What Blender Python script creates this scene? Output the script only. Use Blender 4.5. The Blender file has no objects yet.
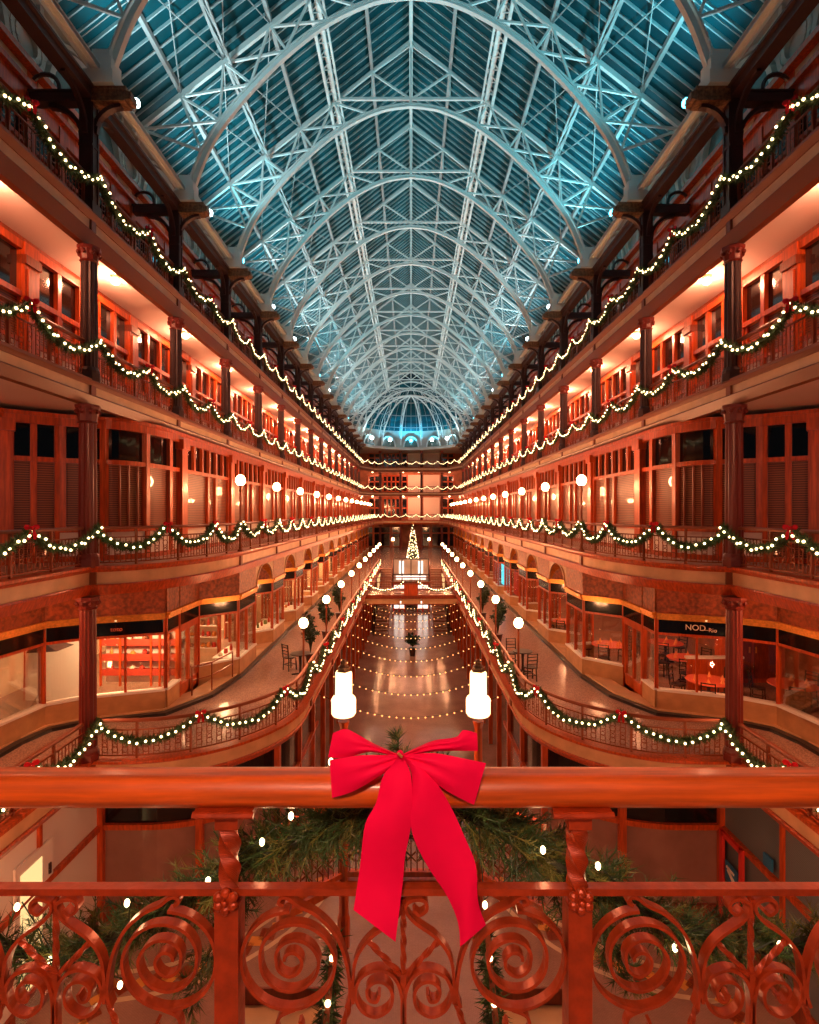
import bpy, math, random
from mathutils import Vector, Matrix
R = random.Random(7)
C = bpy.context.scene.collection
PI = math.pi
E = 10.06            # eye height above the ground floor
S = 4.6              # column spacing
Y1 = 12.47
XC = 7.35
NB = 16              # column rows 0..15
def YK(k): return Y1 + S*(k-1)
F1, F2, F3, F4 = 4.40, 8.80, 13.03, 16.84
RAILH = 0.90
ORD = ['first','second','third','fourth','fifth','sixth','seventh','eighth','ninth','tenth','eleventh','twelfth','thirteenth','fourteenth','fifteenth','sixteenth','seventeenth','eighteenth']

# ------------------------------------------------------------------ mesh builder
class MB:
    def __init__(s): s.v=[]; s.f=[]
    def add(s, vs, fs):
        b=len(s.v); s.v.extend(vs); s.f.extend([tuple(b+i for i in f) for f in fs])
    def box(s, x0,x1,y0,y1,z0,z1):
        s.add([(x0,y0,z0),(x1,y0,z0),(x1,y1,z0),(x0,y1,z0),(x0,y0,z1),(x1,y0,z1),(x1,y1,z1),(x0,y1,z1)],
              [(0,3,2,1),(4,5,6,7),(0,1,5,4),(1,2,6,5),(2,3,7,6),(3,0,4,7)])
    def cbox(s, cx,cy,cz,sx,sy,sz): s.box(cx-sx/2,cx+sx/2,cy-sy/2,cy+sy/2,cz-sz/2,cz+sz/2)
    def bar(s, p, q, w, h, up=(0,0,1)):
        p=Vector(p); q=Vector(q); d=(q-p)
        if d.length<1e-6: return
        d.normalize(); u=Vector(up)
        if abs(d.dot(u))>.98: u=Vector((0,1,0))
        a=d.cross(u).normalized(); b=a.cross(d)
        vs=[]
        for c in (p,q):
            for i,j in ((-1,-1),(1,-1),(1,1),(-1,1)): vs.append(tuple(c+a*(i*w/2)+b*(j*h/2)))
        s.add(vs,[(0,1,2,3),(7,6,5,4),(0,4,5,1),(1,5,6,2),(2,6,7,3),(3,7,4,0)])
    def tube(s, path, r, n=8, caps=True):
        P=[Vector(p) for p in path]; m=len(P)
        rs=r if isinstance(r,(list,tuple)) else [r]*m
        vs=[]; prev=None
        for i in range(m):
            t=(P[min(i+1,m-1)]-P[max(i-1,0)]).normalized()
            if prev is None:
                u=Vector((0,0,1)) if abs(t.z)<.9 else Vector((1,0,0))
                a=t.cross(u).normalized()
            else:
                a=(prev-t*prev.dot(t))
                a=a.normalized() if a.length>1e-6 else t.orthogonal().normalized()
            prev=a; b=t.cross(a)
            for k in range(n):
                an=2*PI*k/n; vs.append(tuple(P[i]+(a*math.cos(an)+b*math.sin(an))*rs[i]))
        fs=[]
        for i in range(m-1):
            for k in range(n):
                k2=(k+1)%n; fs.append((i*n+k,i*n+k2,(i+1)*n+k2,(i+1)*n+k))
        if caps: fs.append(tuple(range(n-1,-1,-1))); fs.append(tuple((m-1)*n+k for k in range(n)))
        s.add(vs,fs)
    def lathe(s, prof, c=(0,0,0), n=16, flute=0):
        vs=[];fs=[]; m=len(prof)
        for r,z in prof:
            for k in range(n):
                a=2*PI*k/n; rr=r*(1-flute*(k%2)); vs.append((c[0]+rr*math.cos(a),c[1]+rr*math.sin(a),c[2]+z))
        for i in range(m-1):
            for k in range(n):
                k2=(k+1)%n; fs.append((i*n+k,i*n+k2,(i+1)*n+k2,(i+1)*n+k))
        fs.append(tuple(range(n-1,-1,-1))); fs.append(tuple((m-1)*n+k for k in range(n)))
        s.add(vs,fs)
    def ball(s, c, r, n=10, m=6, sz=1):
        prof=[(max(1e-4,r*math.sin(PI*i/m)), -r*sz*math.cos(PI*i/m)) for i in range(m+1)]
        s.lathe(prof,c,n)
    def sweep(s, path, prof, closed=True):
        """path: XY points; prof: (outward offset, z). outward = right of travel direction"""
        P=[Vector((p[0],p[1])) for p in path]; m=len(P); n=len(prof); vs=[];fs=[]
        for i in range(m):
            t0=(P[i]-P[i-1]).normalized() if i else (P[1]-P[0]).normalized()
            t1=(P[i+1]-P[i]).normalized() if i<m-1 else t0
            n0=Vector((t0.y,-t0.x)); n1=Vector((t1.y,-t1.x)); nn=(n0+n1).normalized()
            k=1/max(.4,nn.dot(n0))
            for d,z in prof: vs.append((P[i].x+nn.x*d*k,P[i].y+nn.y*d*k,z))
        for i in range(m-1):
            for j in range(n if closed else n-1):
                j2=(j+1)%n; fs.append((i*n+j,i*n+j2,(i+1)*n+j2,(i+1)*n+j))
        if closed: fs.append(tuple(range(n-1,-1,-1))); fs.append(tuple((m-1)*n+j for j in range(n)))
        s.add(vs,fs)
    def prism(s, poly, y0, y1):
        """poly in XZ extruded along Y"""
        n=len(poly); vs=[(x,y0,z) for x,z in poly]+[(x,y1,z) for x,z in poly]
        fs=[tuple(range(n)),tuple(range(2*n-1,n-1,-1))]
        for i in range(n): j=(i+1)%n; fs.append((i,i+n,j+n,j))
        s.add(vs,fs)
    def plate(s, poly, z0, z1):
        """poly in XY extruded along Z"""
        n=len(poly); vs=[(x,y,z0) for x,y in poly]+[(x,y,z1) for x,y in poly]
        fs=[tuple(range(n-1,-1,-1)),tuple(range(n,2*n))]
        for i in range(n): j=(i+1)%n; fs.append((i,j,j+n,i+n))
        s.add(vs,fs)
    def ribbon(s, path, w, t, yc):
        """flat iron bar bent along an XZ path; w deep in Y, t thick"""
        P=[Vector(p) for p in path]; m=len(P); vs=[];fs=[]
        ts=t if isinstance(t,(list,tuple)) else [t]*m
        for i in range(m):
            d=(P[min(i+1,m-1)]-P[max(i-1,0)]).normalized(); nn=Vector((-d.y,d.x))*(ts[i]/2)
            a=P[i]+nn; b=P[i]-nn
            vs += [(a.x,yc-w/2,a.y),(a.x,yc+w/2,a.y),(b.x,yc+w/2,b.y),(b.x,yc-w/2,b.y)]
        for i in range(m-1):
            for j in range(4): fs.append((i*4+j,i*4+(j+1)%4,i*4+4+(j+1)%4,i*4+4+j))
        fs.append((3,2,1,0)); fs.append(tuple((m-1)*4+j for j in range(4)))
        s.add(vs,fs)
    def twist(s, p, q, w, turns, n=24, h=None):
        p=Vector(p);q=Vector(q);d=(q-p);L=d.length;d.normalize()
        u=Vector((0,1,0)); a=d.cross(u).normalized(); b=a.cross(d); vs=[];fs=[]; h=h or w
        for i in range(n+1):
            an=2*PI*turns*i/n; c=p+d*(L*i/n)
            for (x,y) in ((-1,-1),(1,-1),(1,1),(-1,1)):
                x*=w/2;y*=h/2
                xx=x*math.cos(an)-y*math.sin(an);yy=x*math.sin(an)+y*math.cos(an)
                vs.append(tuple(c+a*xx+b*yy))
        for i in range(n):
            for j in range(4): fs.append((i*4+j,i*4+(j+1)%4,i*4+4+(j+1)%4,i*4+4+j))
        s.add(vs,fs)
    def mesh(s, name, mat, smooth=False):
        me=bpy.data.meshes.new(name); me.from_pydata(s.v,[],s.f); me.validate(); me.update()
        me.materials.append(mat)
        if smooth:
            me.polygons.foreach_set('use_smooth',[True]*len(me.polygons))
        return me

def put(name, me, parent=None, loc=(0,0,0), rz=0, sx=1):
    o=bpy.data.objects.new(name, me); C.objects.link(o)
    o.location=loc; o.rotation_euler=(0,0,rz); o.scale=(sx,1,1)
    if parent is not None: o.parent=parent
    return o
def part(name, mb, mat, parent=None, smooth=False, label=None, **kw):
    """a mesh given in the parent's own frame"""
    o=put(name, mb.mesh(name,mat,smooth), parent, **kw)
    if label: o['label']=label
    return o
def tag(o, label, cat=None, group=None, kind=None):
    o['label']=label
    if cat: o['category']=cat
    if group: o['group']=group
    if kind: o['kind']=kind
    return o
def thing(name, label, cat, loc=(0,0,0), rz=0, group=None, kind=None, sx=1):
    o=bpy.data.objects.new(name,None); C.objects.link(o); o.empty_display_size=.1
    o.location=loc; o.rotation_euler=(0,0,rz); o.scale=(sx,1,1)
    return tag(o,label,cat,group,kind)
KIDS={}
def kids(o): return [c for c in bpy.data.objects if c.parent is o]
def dup(root, loc, label, sx=1, rz=0, group=None, tree=None):
    """a copy of a thing with copies of its parts and sub-parts"""
    r=root.copy(); C.objects.link(r); r.location=loc; r.scale=(sx,1,1); r.rotation_euler=(0,0,rz)
    r['label']=label
    if group: r['group']=group
    key=root.name
    if key not in KIDS: KIDS[key]=[(c,kids(c)) for c in kids(root)]
    for ch,sub in KIDS[key]:
        c=ch.copy(); C.objects.link(c); c.parent=r
        for g in sub:
            d=g.copy(); C.objects.link(d); d.parent=c
    return r
def light(name, kind, loc, energy, col, parent=None, radius=.1, rot=None, **kw):
    l=bpy.data.lights.new(name,kind); l.energy=energy; l.color=col
    if kind in ('POINT','SPOT'): l.shadow_soft_size=radius
    for k,v in kw.items(): setattr(l,k,v)
    o=bpy.data.objects.new(name,l); C.objects.link(o); o.location=loc
    if rot: o.rotation_euler=rot
    if parent is not None: o.parent=parent
    return o

# ------------------------------------------------------------------ materials
def mat(name, col, rough=.5, metal=0, noise=None, scale=4, bump=0, coat=0, spec=.5, stretch=None, c2=None):
    m=bpy.data.materials.new(name); m.use_nodes=True; nt=m.node_tree; b=nt.nodes['Principled BSDF']
    b.inputs['Base Color'].default_value=(*col,1); b.inputs['Roughness'].default_value=rough
    b.inputs['Metallic'].default_value=metal; b.inputs['Specular IOR Level'].default_value=spec
    if coat: b.inputs['Coat Weight'].default_value=coat; b.inputs['Coat Roughness'].default_value=.12
    if noise:
        tc=nt.nodes.new('ShaderNodeTexCoord'); mp=nt.nodes.new('ShaderNodeMapping')
        if stretch: mp.inputs['Scale'].default_value=stretch
        n=nt.nodes.new('ShaderNodeTexNoise'); n.inputs['Scale'].default_value=scale; n.inputs['Detail'].default_value=4
        r=nt.nodes.new('ShaderNodeValToRGB')
        c2=c2 or tuple(c*(1-noise) for c in col)
        r.color_ramp.elements[0].position=.35; r.color_ramp.elements[1].position=.68
        r.color_ramp.elements[0].color=(*c2,1); r.color_ramp.elements[1].color=(*col,1)
        nt.links.new(tc.outputs['Object'],mp.inputs[0]); nt.links.new(mp.outputs[0],n.inputs[0])
        nt.links.new(n.outputs[0],r.inputs[0]); nt.links.new(r.outputs[0],b.inputs['Base Color'])
        if bump:
            bp=nt.nodes.new('ShaderNodeBump'); bp.inputs['Strength'].default_value=bump; bp.inputs['Distance'].default_value=.02
            nt.links.new(n.outputs[0],bp.inputs['Height']); nt.links.new(bp.outputs[0],b.inputs['Normal'])
    return m
def emit(name, col, strength, sample='NONE'):
    m=bpy.data.materials.new(name); m.use_nodes=True; nt=m.node_tree; nt.nodes.clear()
    o=nt.nodes.new('ShaderNodeOutputMaterial'); e=nt.nodes.new('ShaderNodeEmission')
    e.inputs[0].default_value=(*col,1); e.inputs[1].default_value=strength
    nt.links.new(e.outputs[0],o.inputs[0])
    try: m.cycles.emission_sampling=sample
    except Exception: pass
    return m
def glassmat(name, tint, refl=.12, rough=.02):
    """thin shop glass: lets light through, mirrors a little of the hall"""
    m=bpy.data.materials.new(name); m.use_nodes=True; nt=m.node_tree; nt.nodes.clear()
    o=nt.nodes.new('ShaderNodeOutputMaterial'); t=nt.nodes.new('ShaderNodeBsdfTransparent'); g=nt.nodes.new('ShaderNodeBsdfGlossy')
    mx=nt.nodes.new('ShaderNodeMixShader'); f=nt.nodes.new('ShaderNodeLayerWeight'); f.inputs[0].default_value=.25
    ma=nt.nodes.new('ShaderNodeMath'); ma.operation='MULTIPLY_ADD'; ma.inputs[1].default_value=.6; ma.inputs[2].default_value=refl; ma.use_clamp=True
    t.inputs[0].default_value=(*tint,1); g.inputs['Roughness'].default_value=rough; g.inputs[0].default_value=(1,1,1,1)
    nt.links.new(f.outputs['Fresnel'],ma.inputs[0]); nt.links.new(ma.outputs[0],mx.inputs[0])
    nt.links.new(t.outputs[0],mx.inputs[1]); nt.links.new(g.outputs[0],mx.inputs[2]); nt.links.new(mx.outputs[0],o.inputs[0])
    return m
def stripes(name, ca, cb, axis, scale, rough=.5, coat=0, sharp=.5):
    m=bpy.data.materials.new(name); m.use_nodes=True; nt=m.node_tree; b=nt.nodes['Principled BSDF']
    tc=nt.nodes.new('ShaderNodeTexCoord'); w=nt.nodes.new('ShaderNodeTexWave'); w.bands_direction=axis; w.inputs['Scale'].default_value=scale
    r=nt.nodes.new('ShaderNodeValToRGB'); r.color_ramp.elements[0].position=sharp-.08; r.color_ramp.elements[1].position=sharp+.08
    r.color_ramp.elements[0].color=(*ca,1); r.color_ramp.elements[1].color=(*cb,1)
    nt.links.new(tc.outputs['Object'],w.inputs[0]); nt.links.new(w.outputs['Fac'],r.inputs[0]); nt.links.new(r.outputs[0],b.inputs['Base Color'])
    b.inputs['Roughness'].default_value=rough
    if coat: b.inputs['Coat Weight'].default_value=coat; b.inputs['Coat Roughness'].default_value=.03
    return m
def tiles(name, c1, c2, mortar, w, h, rough=.2, big=None):
    m=bpy.data.materials.new(name); m.use_nodes=True; nt=m.node_tree; b=nt.nodes['Principled BSDF']
    tc=nt.nodes.new('ShaderNodeTexCoord'); k=nt.nodes.new('ShaderNodeTexBrick')
    k.inputs['Scale'].default_value=1; k.inputs['Brick Width'].default_value=w; k.inputs['Row Height'].default_value=h
    k.inputs['Mortar Size'].default_value=.006; k.inputs['Color1'].default_value=(*c1,1); k.inputs['Color2'].default_value=(*c2,1); k.inputs['Mortar'].default_value=(*mortar,1)
    n=nt.nodes.new('ShaderNodeTexNoise'); n.inputs['Scale'].default_value=.9; n.inputs['Detail'].default_value=5
    mx=nt.nodes.new('ShaderNodeMixRGB'); mx.blend_type='MULTIPLY'; mx.inputs[0].default_value=.55
    nt.links.new(tc.outputs['Object'],k.inputs[0]); nt.links.new(tc.outputs['Object'],n.inputs[0])
    nt.links.new(k.outputs[0],mx.inputs[1]); nt.links.new(n.outputs[0],mx.inputs[2]); nt.links.new(mx.outputs[0],b.inputs['Base Color'])
    b.inputs['Roughness'].default_value=rough
    return m
M={}
M['wood']=mat('varnished_wood',(.66,.092,.012),.34,noise=.45,scale=3,stretch=(6,6,.6),coat=.2)
M['wood_d']=mat('dark_wood',(.30,.045,.010),.4,noise=.4,scale=4,stretch=(5,5,1))
M['frieze']=mat('carved_frieze',(.42,.085,.018),.5,noise=.65,scale=9,bump=.9)
M['spandrel']=mat('carved_spandrel',(.62,.34,.17),.5,noise=.5,scale=11,bump=.8)
M['gilt']=mat('gilt_moulding',(.88,.36,.06),.35,metal=.5,noise=.3,scale=14)
M['giltcap']=mat('tarnished_gilding',(.30,.15,.07),.5,metal=.3,noise=.6,scale=16,bump=.8)
M['cream']=mat('cream_paint',(.72,.50,.32),.55,noise=.15,scale=3)
M['stone']=mat('fascia_marble',(.78,.46,.24),.4,noise=.25,scale=2)
M['ceil']=mat('gallery_plaster',(.86,.70,.64),.7)
M['iron']=mat('dark_iron',(.055,.026,.026),.45,metal=.2)
M['colred']=mat('oxblood_column_paint',(.17,.022,.015),.38)
M['rail']=mat('bronzed_rail',(.26,.062,.022),.4,metal=.3)
M['fascia']=mat('fascia_moulding',(.21,.058,.022),.42)
M['white']=mat('white_roof_paint',(.68,.79,.78),.5)
M['bars']=mat('glazing_bar_paint',(.29,.44,.46),.5)
M['plinth']=mat('shop_plinth_marble',(.58,.30,.13),.4,noise=.25,scale=3)
M['greyroof']=mat('grey_roof_steel',(.30,.34,.34),.55)
M['clere']=mat('clerestory_plaster',(.46,.45,.40),.6)
M['lunette']=mat('lunette_glass',(.10,.17,.16),.25,noise=.3,scale=2)
M['roofglass']=mat('skylight_glass',(.0,.092,.122),.5,noise=.5,scale=.55,spec=.15)
M['black']=mat('black_glass',(.004,.004,.005),.06,spec=.6)
M['sign']=mat('black_sign_board',(.006,.005,.006),.12,spec=.5)
M['darkglass']=mat('dark_window_glass',(.012,.006,.006),.08,spec=.7)
M['blind']=stripes('slatted_blind',(.11,.024,.008),(.30,.075,.022),'Z',5.5,.45,coat=.45)
M['shopglass']=glassmat('shop_glass',(.95,.93,.9),.04)
M['pale']=mat('pale_panel',(.80,.68,.60),.5)
M['shopwall']=mat('shop_wall',(.85,.66,.46),.7,noise=.25,scale=1.5)
M['restwall']=mat('restaurant_wall',(.52,.17,.08),.6,noise=.5,scale=1.2)
M['terrazzo']=mat('terrazzo',(.50,.30,.235),.22,noise=.55,scale=34)
M['ground']=tiles('mosaic_floor',(.62,.36,.28),(.52,.30,.23),(.42,.23,.18),.07,.022,.16)
M['step']=mat('stone_step',(.42,.22,.15),.4,noise=.3,scale=8)
M['dark']=mat('black_baseboard',(.02,.015,.015),.3)
M['globe']=emit('lamp_globe',(1,.62,.27),22)
M['lantern']=emit('lantern_glass',(1,.60,.28),4.2)
M['bulb']=emit('fairy_bulb',(1,.70,.34),9)
M['bulb2']=emit('hanging_bulb',(1,.42,.13),3.5)
M['spotw']=emit('spot_white',(.75,.95,1),14)
M['spotc']=emit('spot_cyan',(.08,.72,1),14)
M['needle']=mat('pine_needles',(.06,.12,.026),.55,noise=.6,scale=9)
M['needle_y']=mat('olive_pine_needles',(.20,.19,.035),.5,noise=.6,scale=14)
M['bark']=mat('garland_stem',(.03,.03,.015),.8)
M['bow']=mat('red_ribbon',(.62,.008,.022),.62,spec=.2)
M['bow_big']=mat('red_velvet_ribbon',(.95,.001,.075),.7,spec=.15,noise=.12,scale=3)
M['rail_f']=mat('copper_brown_iron',(.46,.048,.008),.34,metal=.25,noise=.35,scale=26,bump=.15)
M['handrail']=mat('varnished_handrail',(.74,.11,.006),.4,noise=.5,scale=5,stretch=(.5,9,9),coat=.15)
M['wire']=mat('green_wire',(.01,.02,.008),.6)
M['cloth']=mat('red_tablecloth',(.62,.09,.035),.6)
M['napkin']=mat('orange_napkin',(.85,.30,.10),.6)
M['chair']=mat('black_chair_wood',(.022,.012,.010),.4)
M['leaf']=mat('plant_leaf',(.025,.055,.018),.45,noise=.5,scale=6)
M['pot']=mat('dark_pot',(.06,.015,.01),.4)
M['tree_l']=mat('fir_branches',(.10,.10,.03),.6,noise=.5,scale=3)
M['gold']=mat('gold_ornament',(.9,.55,.16),.3,metal=.8)
M['stripe']=stripes('striped_shelf_cloth',(.55,.05,.025),(.9,.72,.55),'Z',1.2,.5)
M['white_p']=mat('white_panel',(.86,.80,.74),.5)
M['bluegrey']=stripes('grey_shutter',(.10,.12,.13),(.16,.19,.20),'Z',9,.5)
M['blue']=mat('blue_sign',(.02,.16,.32),.4)
M['cyanlit']=emit('cyan_display',(.1,.75,.95),1.6)
M['warmlit']=emit('lit_panel_and_wall_glow',(1,.62,.25),1.3)  # lit panes and diffusers, also the painted amber light on the stair walls
M['redlit']=mat('red_display',(.7,.04,.03),.4)
M['coldlit']=emit('doorway_and_reflection_glow',(1,.86,.72),2.2)  # lit doors, also the painted reflections on the glass screen
M['paper']=mat('white_letters',(.9,.75,.6),.5)
M['redletter']=mat('red_letters',(.8,.2,.1),.5)
goods=[mat('goods_%s'%n,c,.4) for n,c in (('amber',(.75,.30,.06)),('white',(.85,.75,.6)),('brown',(.25,.09,.04)),('red',(.6,.05,.03)),('green',(.12,.18,.05)))]

def crom(pts, n=6):
    P=[Vector(p) for p in pts]; out=[]
    for i in range(len(P)-1):
        a=P[max(i-1,0)];b=P[i];c=P[i+1];d=P[min(i+2,len(P)-1)]
        for k in range(n):
            t=k/n; out.append(.5*((2*b)+(c-a)*t+(2*a-5*b+4*c-d)*t*t+(3*b-a-3*c+d)*t**3))
    out.append(P[-1]); return [tuple(p) for p in out]
# ------------------------------------------------------------------ plan of the hall
def arc(cx,cy,a,b,n=14):
    return [(cx+a*math.sin(t*PI/2/n), cy-b*math.cos(t*PI/2/n)) for t in range(n+1)]
SIDES=((1,'left'),(-1,'right'))
PATH1=[(-7.35,2.0),(-7.35,12.47)]+arc(-6.6,16.0,3.4,3.53)+[(-3.2,20),(-3.2,30),(-3.2,42),(-3.2,55.0)]
PATH2=[(-7.35,2.0),(-7.35,12.465)]+[(x,y) for x,y in arc(-7.35,17.0,1.95,4.53)][1:]+[(-5.4,30),(-5.4,50),(-5.4,78),(-4.3,83.0),(0,83.0)]
PATH3=[(-7.35,2.0),(-7.35,30),(-7.35,50),(-7.35,78.0),(-5.6,83.0),(0,83.0)]
def off(path,d):
    m=MB(); m.sweep(path,[(d,0)],closed=False); return [(v[0],v[1]) for v in m.v]
def resample(path, step):
    P=[Vector(p) for p in path]; L=[0]
    for i in range(1,len(P)): L.append(L[-1]+(P[i]-P[i-1]).length)
    n=max(1,int(round(L[-1]/step))); out=[]; j=0
    for k in range(n+1):
        s=L[-1]*k/n
        while j<len(P)-2 and L[j+1]<s: j+=1
        t=(s-L[j])/max(1e-6,L[j+1]-L[j]); q=P[j].lerp(P[j+1],min(1,t)); d=(P[j+1]-P[j]).normalized()
        out.append((q.x,q.y,d.x,d.y))
    return out
NAMES={1:'lower',2:'second',3:'third',4:'top'}
SPEC={1:(F1,PATH1,.55,.30),2:(F2,PATH2,.64,.28),3:(F3,PATH3,.53,.20),4:(F4,PATH3,.73,.24)}
def slab(path, z, th, back):
    m=MB(); P=off(path,.02); n=len(P)
    B=[(back,p[1]) if p[1]<82 else (p[0],88.0) for p in P]
    vs=[(x,y,z) for x,y in P]+[(x,y,z) for x,y in B]+[(x,y,z-th) for x,y in P]+[(x,y,z-th) for x,y in B]; fs=[]
    for i in range(n-1):
        fs.append((i,i+1,n+i+1,n+i)); fs.append((2*n+i,3*n+i,3*n+i+1,2*n+i+1)); fs.append((i,2*n+i,2*n+i+1,i+1))
    m.add(vs,fs)
    return m
nfl=0; ntr=0
def structure(name,label,cat,loc=(0,0,0),sx=1): return thing(name,label,cat,loc,kind='structure',sx=sx)
BACK={1:-12.6,2:-12.0,3:-11.5,4:-9.4}
for lv,(F,path,th,band) in SPEC.items():
    sl=slab(path,F,.06,BACK[lv]); so=MB()
    so_=slab(off(path,-.12),F-.34,.06,BACK[lv])
    up=M['terrazzo'] if lv==1 else M['step']
    me_f=sl.mesh('gallery_floor',up); me_s=so_.mesh('gallery_soffit',M['ceil'])
    # fascia: mouldings above and below a marble band
    z=F; h=th
    a=.30*(h-band); 
    mo=MB(); mo.sweep(path,[(-.15,z+.03),(.17,z+.03),(.17,z-.03),(.13,z-a*.6),(.09,z-a),(-.15,z-a)])
    zb=z-a-band
    mo.sweep(path,[(-.15,zb),(.10,zb),(.12,zb-.03),(.07,zb-(h-a-band)*.55),(.02,z-h),(-.15,z-h)])
    ba=MB(); ba.sweep(path,[(-.15,z-a-.001),(.06,z-a-.001),(.055,zb+.001),(-.15,zb+.001)])
    bl=MB()
    for k in range(1,NB):
        y=YK(k)
        x=-7.35 if lv>2 or k==1 else (-5.4 if lv==2 else -3.2)
        if lv==1 and y>54: break
        if k==1 and lv<3: bl.box(x-.05,x+.19,y-.09,y+.0,zb,z-a)
        else: bl.box(x-.05,x+.11,y-.09,y+.09,zb,z-a)
    me_m=mo.mesh('moulding',M['fascia'] if lv>2 else M['wood']); me_b=ba.mesh('marble_band',M['stone'] if lv<3 else M['cream']); me_k=bl.mesh('joint_block',M['fascia'])
    for sx,sd in SIDES:
        f=put('floor' , me_f, None, (0,0,0),0,sx); tag(f,'speckled walkway floor of the %s gallery on the %s side'%(NAMES[lv],sd),'floor',kind='structure')
        if lv>1:
            f=put('ceiling', me_s, None,(0,0,0),0,sx); tag(f,'pale plaster soffit under the %s gallery on the %s side'%(NAMES[lv],sd),'ceiling',kind='structure')
        else:
            f=put('ceiling', me_s, None,(0,0,0),0,sx); tag(f,'soffit under the lower gallery walkway on the %s side'%sd,'ceiling',kind='structure')
        ntr+=1
        t=structure('trim_%d'%ntr,'fascia band with pale panels along the %s gallery edge, %s side'%(NAMES[lv],sd),'trim',sx=sx)
        put('moulding',me_m,t); put('marble_band',me_b,t); put('joint_block',me_k,t)

# ------------------------------------------------------------------ gallery railings
def railing_meshes(lv, path):
    F=SPEC[lv][0]; P=off(path,-.03)
    hr=MB(); hr.sweep(P,[(-.045,F+RAILH-.04),(.045,F+RAILH-.04),(.05,F+RAILH),(.03,F+RAILH+.03),(-.03,F+RAILH+.03),(-.05,F+RAILH)])
    lr=MB(); lr.sweep(P,[(-.02,F+.08),(.02,F+.08),(.02,F+.11),(-.02,F+.11)]); lr.sweep(P,[(-.02,F+.66),(.02,F+.66),(.02,F+.69),(-.02,F+.69)])
    po=MB(); ba=MB()
    for i,(x,y,dx,dy) in enumerate(resample(P,.115)):
        if y<9.2: continue
        p=Vector((x,y,0)); d=Vector((dx,dy,0))
        ba.bar((x,y,F+.11),(x,y,F+.66),.014,.014)
        if y<42 and i%2==0:
            q=p+d*.0575
            for zc in ((.2,.385,.57) if lv==3 else (.22,.5)):
                r=.058 if lv==3 else .07
                pts=[(q.x+d.x*r*math.cos(a*PI/4),q.y+d.y*r*math.cos(a*PI/4),F+zc+r*math.sin(a*PI/4)) for a in range(8)]
                for a in range(8): ba.bar(pts[a],pts[(a+1)%8],.012,.014)
            if lv<3:
                for sgn in (1,-1):
                    pts=[q+d*(sgn*.055*math.sin(t*.9))+Vector((0,0,F+.36+.09*(t/6-.5)*2)) for t in range(7)]
                    for a in range(6): ba.bar(pts[a],pts[a+1],.01,.012)
    return hr.mesh('handrail',M['rail']),lr.mesh('bottom_rail',M['rail']),[q[:2] for q in resample(P,1.15)],ba.mesh('lattice_panel',M['rail'])
POST=MB(); POST.cbox(0,0,.46,.05,.05,.88); POST.ball((0,0,.9),.035,6,4); POST=POST.mesh('post',M['rail'])
for lv in (1,2,3,4):
    ms=railing_meshes(lv,SPEC[lv][1])
    for sx,sd in SIDES:
        t=thing('balcony_railing','wrought iron lattice railing along the %s gallery on the %s side'%(NAMES[lv],sd),'railing',(0,0,0),group='gallery railings',sx=sx)
        for n,me in zip(('handrail','bottom_rail','post','lattice_panel'),ms):
            if n!='post': put(n,me,t)
            else:
                for q in me:
                    if q[1]>7: put('post',POST,t,(q[0],q[1],SPEC[lv][0]))

# ------------------------------------------------------------------ columns
def column_proto(h, r, mshaft, mcap, cap_h=.36, cap_r=None):
    t=thing('column','column','column')
    cap_r=cap_r or r*1.28
    b=MB(); b.lathe([(r*1.35,0),(r*1.35,.18)],(0,0,0),8); b.lathe([(r*1.25,.18),(r*1.25,.24),(r*1.05,.32)],(0,0,0),16)
    part('base',b,mshaft,t)
    s=MB(); s.lathe([(r,.3),(r*1.0,h*.3),(r*.94,h-cap_h)],(0,0,0),28,.1); part('shaft',s,mshaft,t)
    c=MB(); c.lathe([(r*.95,h-cap_h),(r*1.15,h-cap_h+.03),(r*1.0,h-cap_h+.06),(r*1.1,h-cap_h*.55),(cap_r,h-.1),(cap_r,h-.08)],(0,0,0),20,.06)
    c.lathe([(cap_r*1.02,h-.09),(cap_r*1.1,h-.06),(cap_r*1.1,h)],(0,0,0),8)
    for i in range(8):
        a=i*PI/4; c.ball((cap_r*.95*math.cos(a),cap_r*.95*math.sin(a),h-.15),.055,6,4)
    part('capital',c,mcap,t)
    return t
def place_cols(proto, spots, desc, group):
    first=True
    for (x,y,z,lab) in spots:
        if first: proto.location=(x,y,z); proto['label']=lab; proto['group']=group; first=False
        else: dup(proto,(x,y,z),lab,group=group)
p=column_proto(16.11-F3-.02,.18,M['iron'],M['colred'])
place_cols(p,[(sx*-7.35,YK(k),F3,'dark fluted column on the third gallery, %s side, %s from the near end'%(sd,ORD[k-1])) for sx,sd in SIDES for k in range(1,NB+0)],'','third gallery columns')
p=column_proto(12.5-F2-.02,.19,M['colred'],M['colred'],.42)
place_cols(p,[(sx*-7.35,YK(1)-.05,F2,'oxblood column at the second gallery corner by the bow window, %s side'%sd) for sx,sd in SIDES],'','second gallery corner columns')
p=column_proto(8.16-F1-.02,.18,M['colred'],M['colred'],.3)
place_cols(p,[(sx*-7.35,YK(1)-.05,F1,'oxblood column at the lower gallery corner in front of shop, %s side'%sd) for sx,sd in SIDES],'','lower gallery corner columns')
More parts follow.
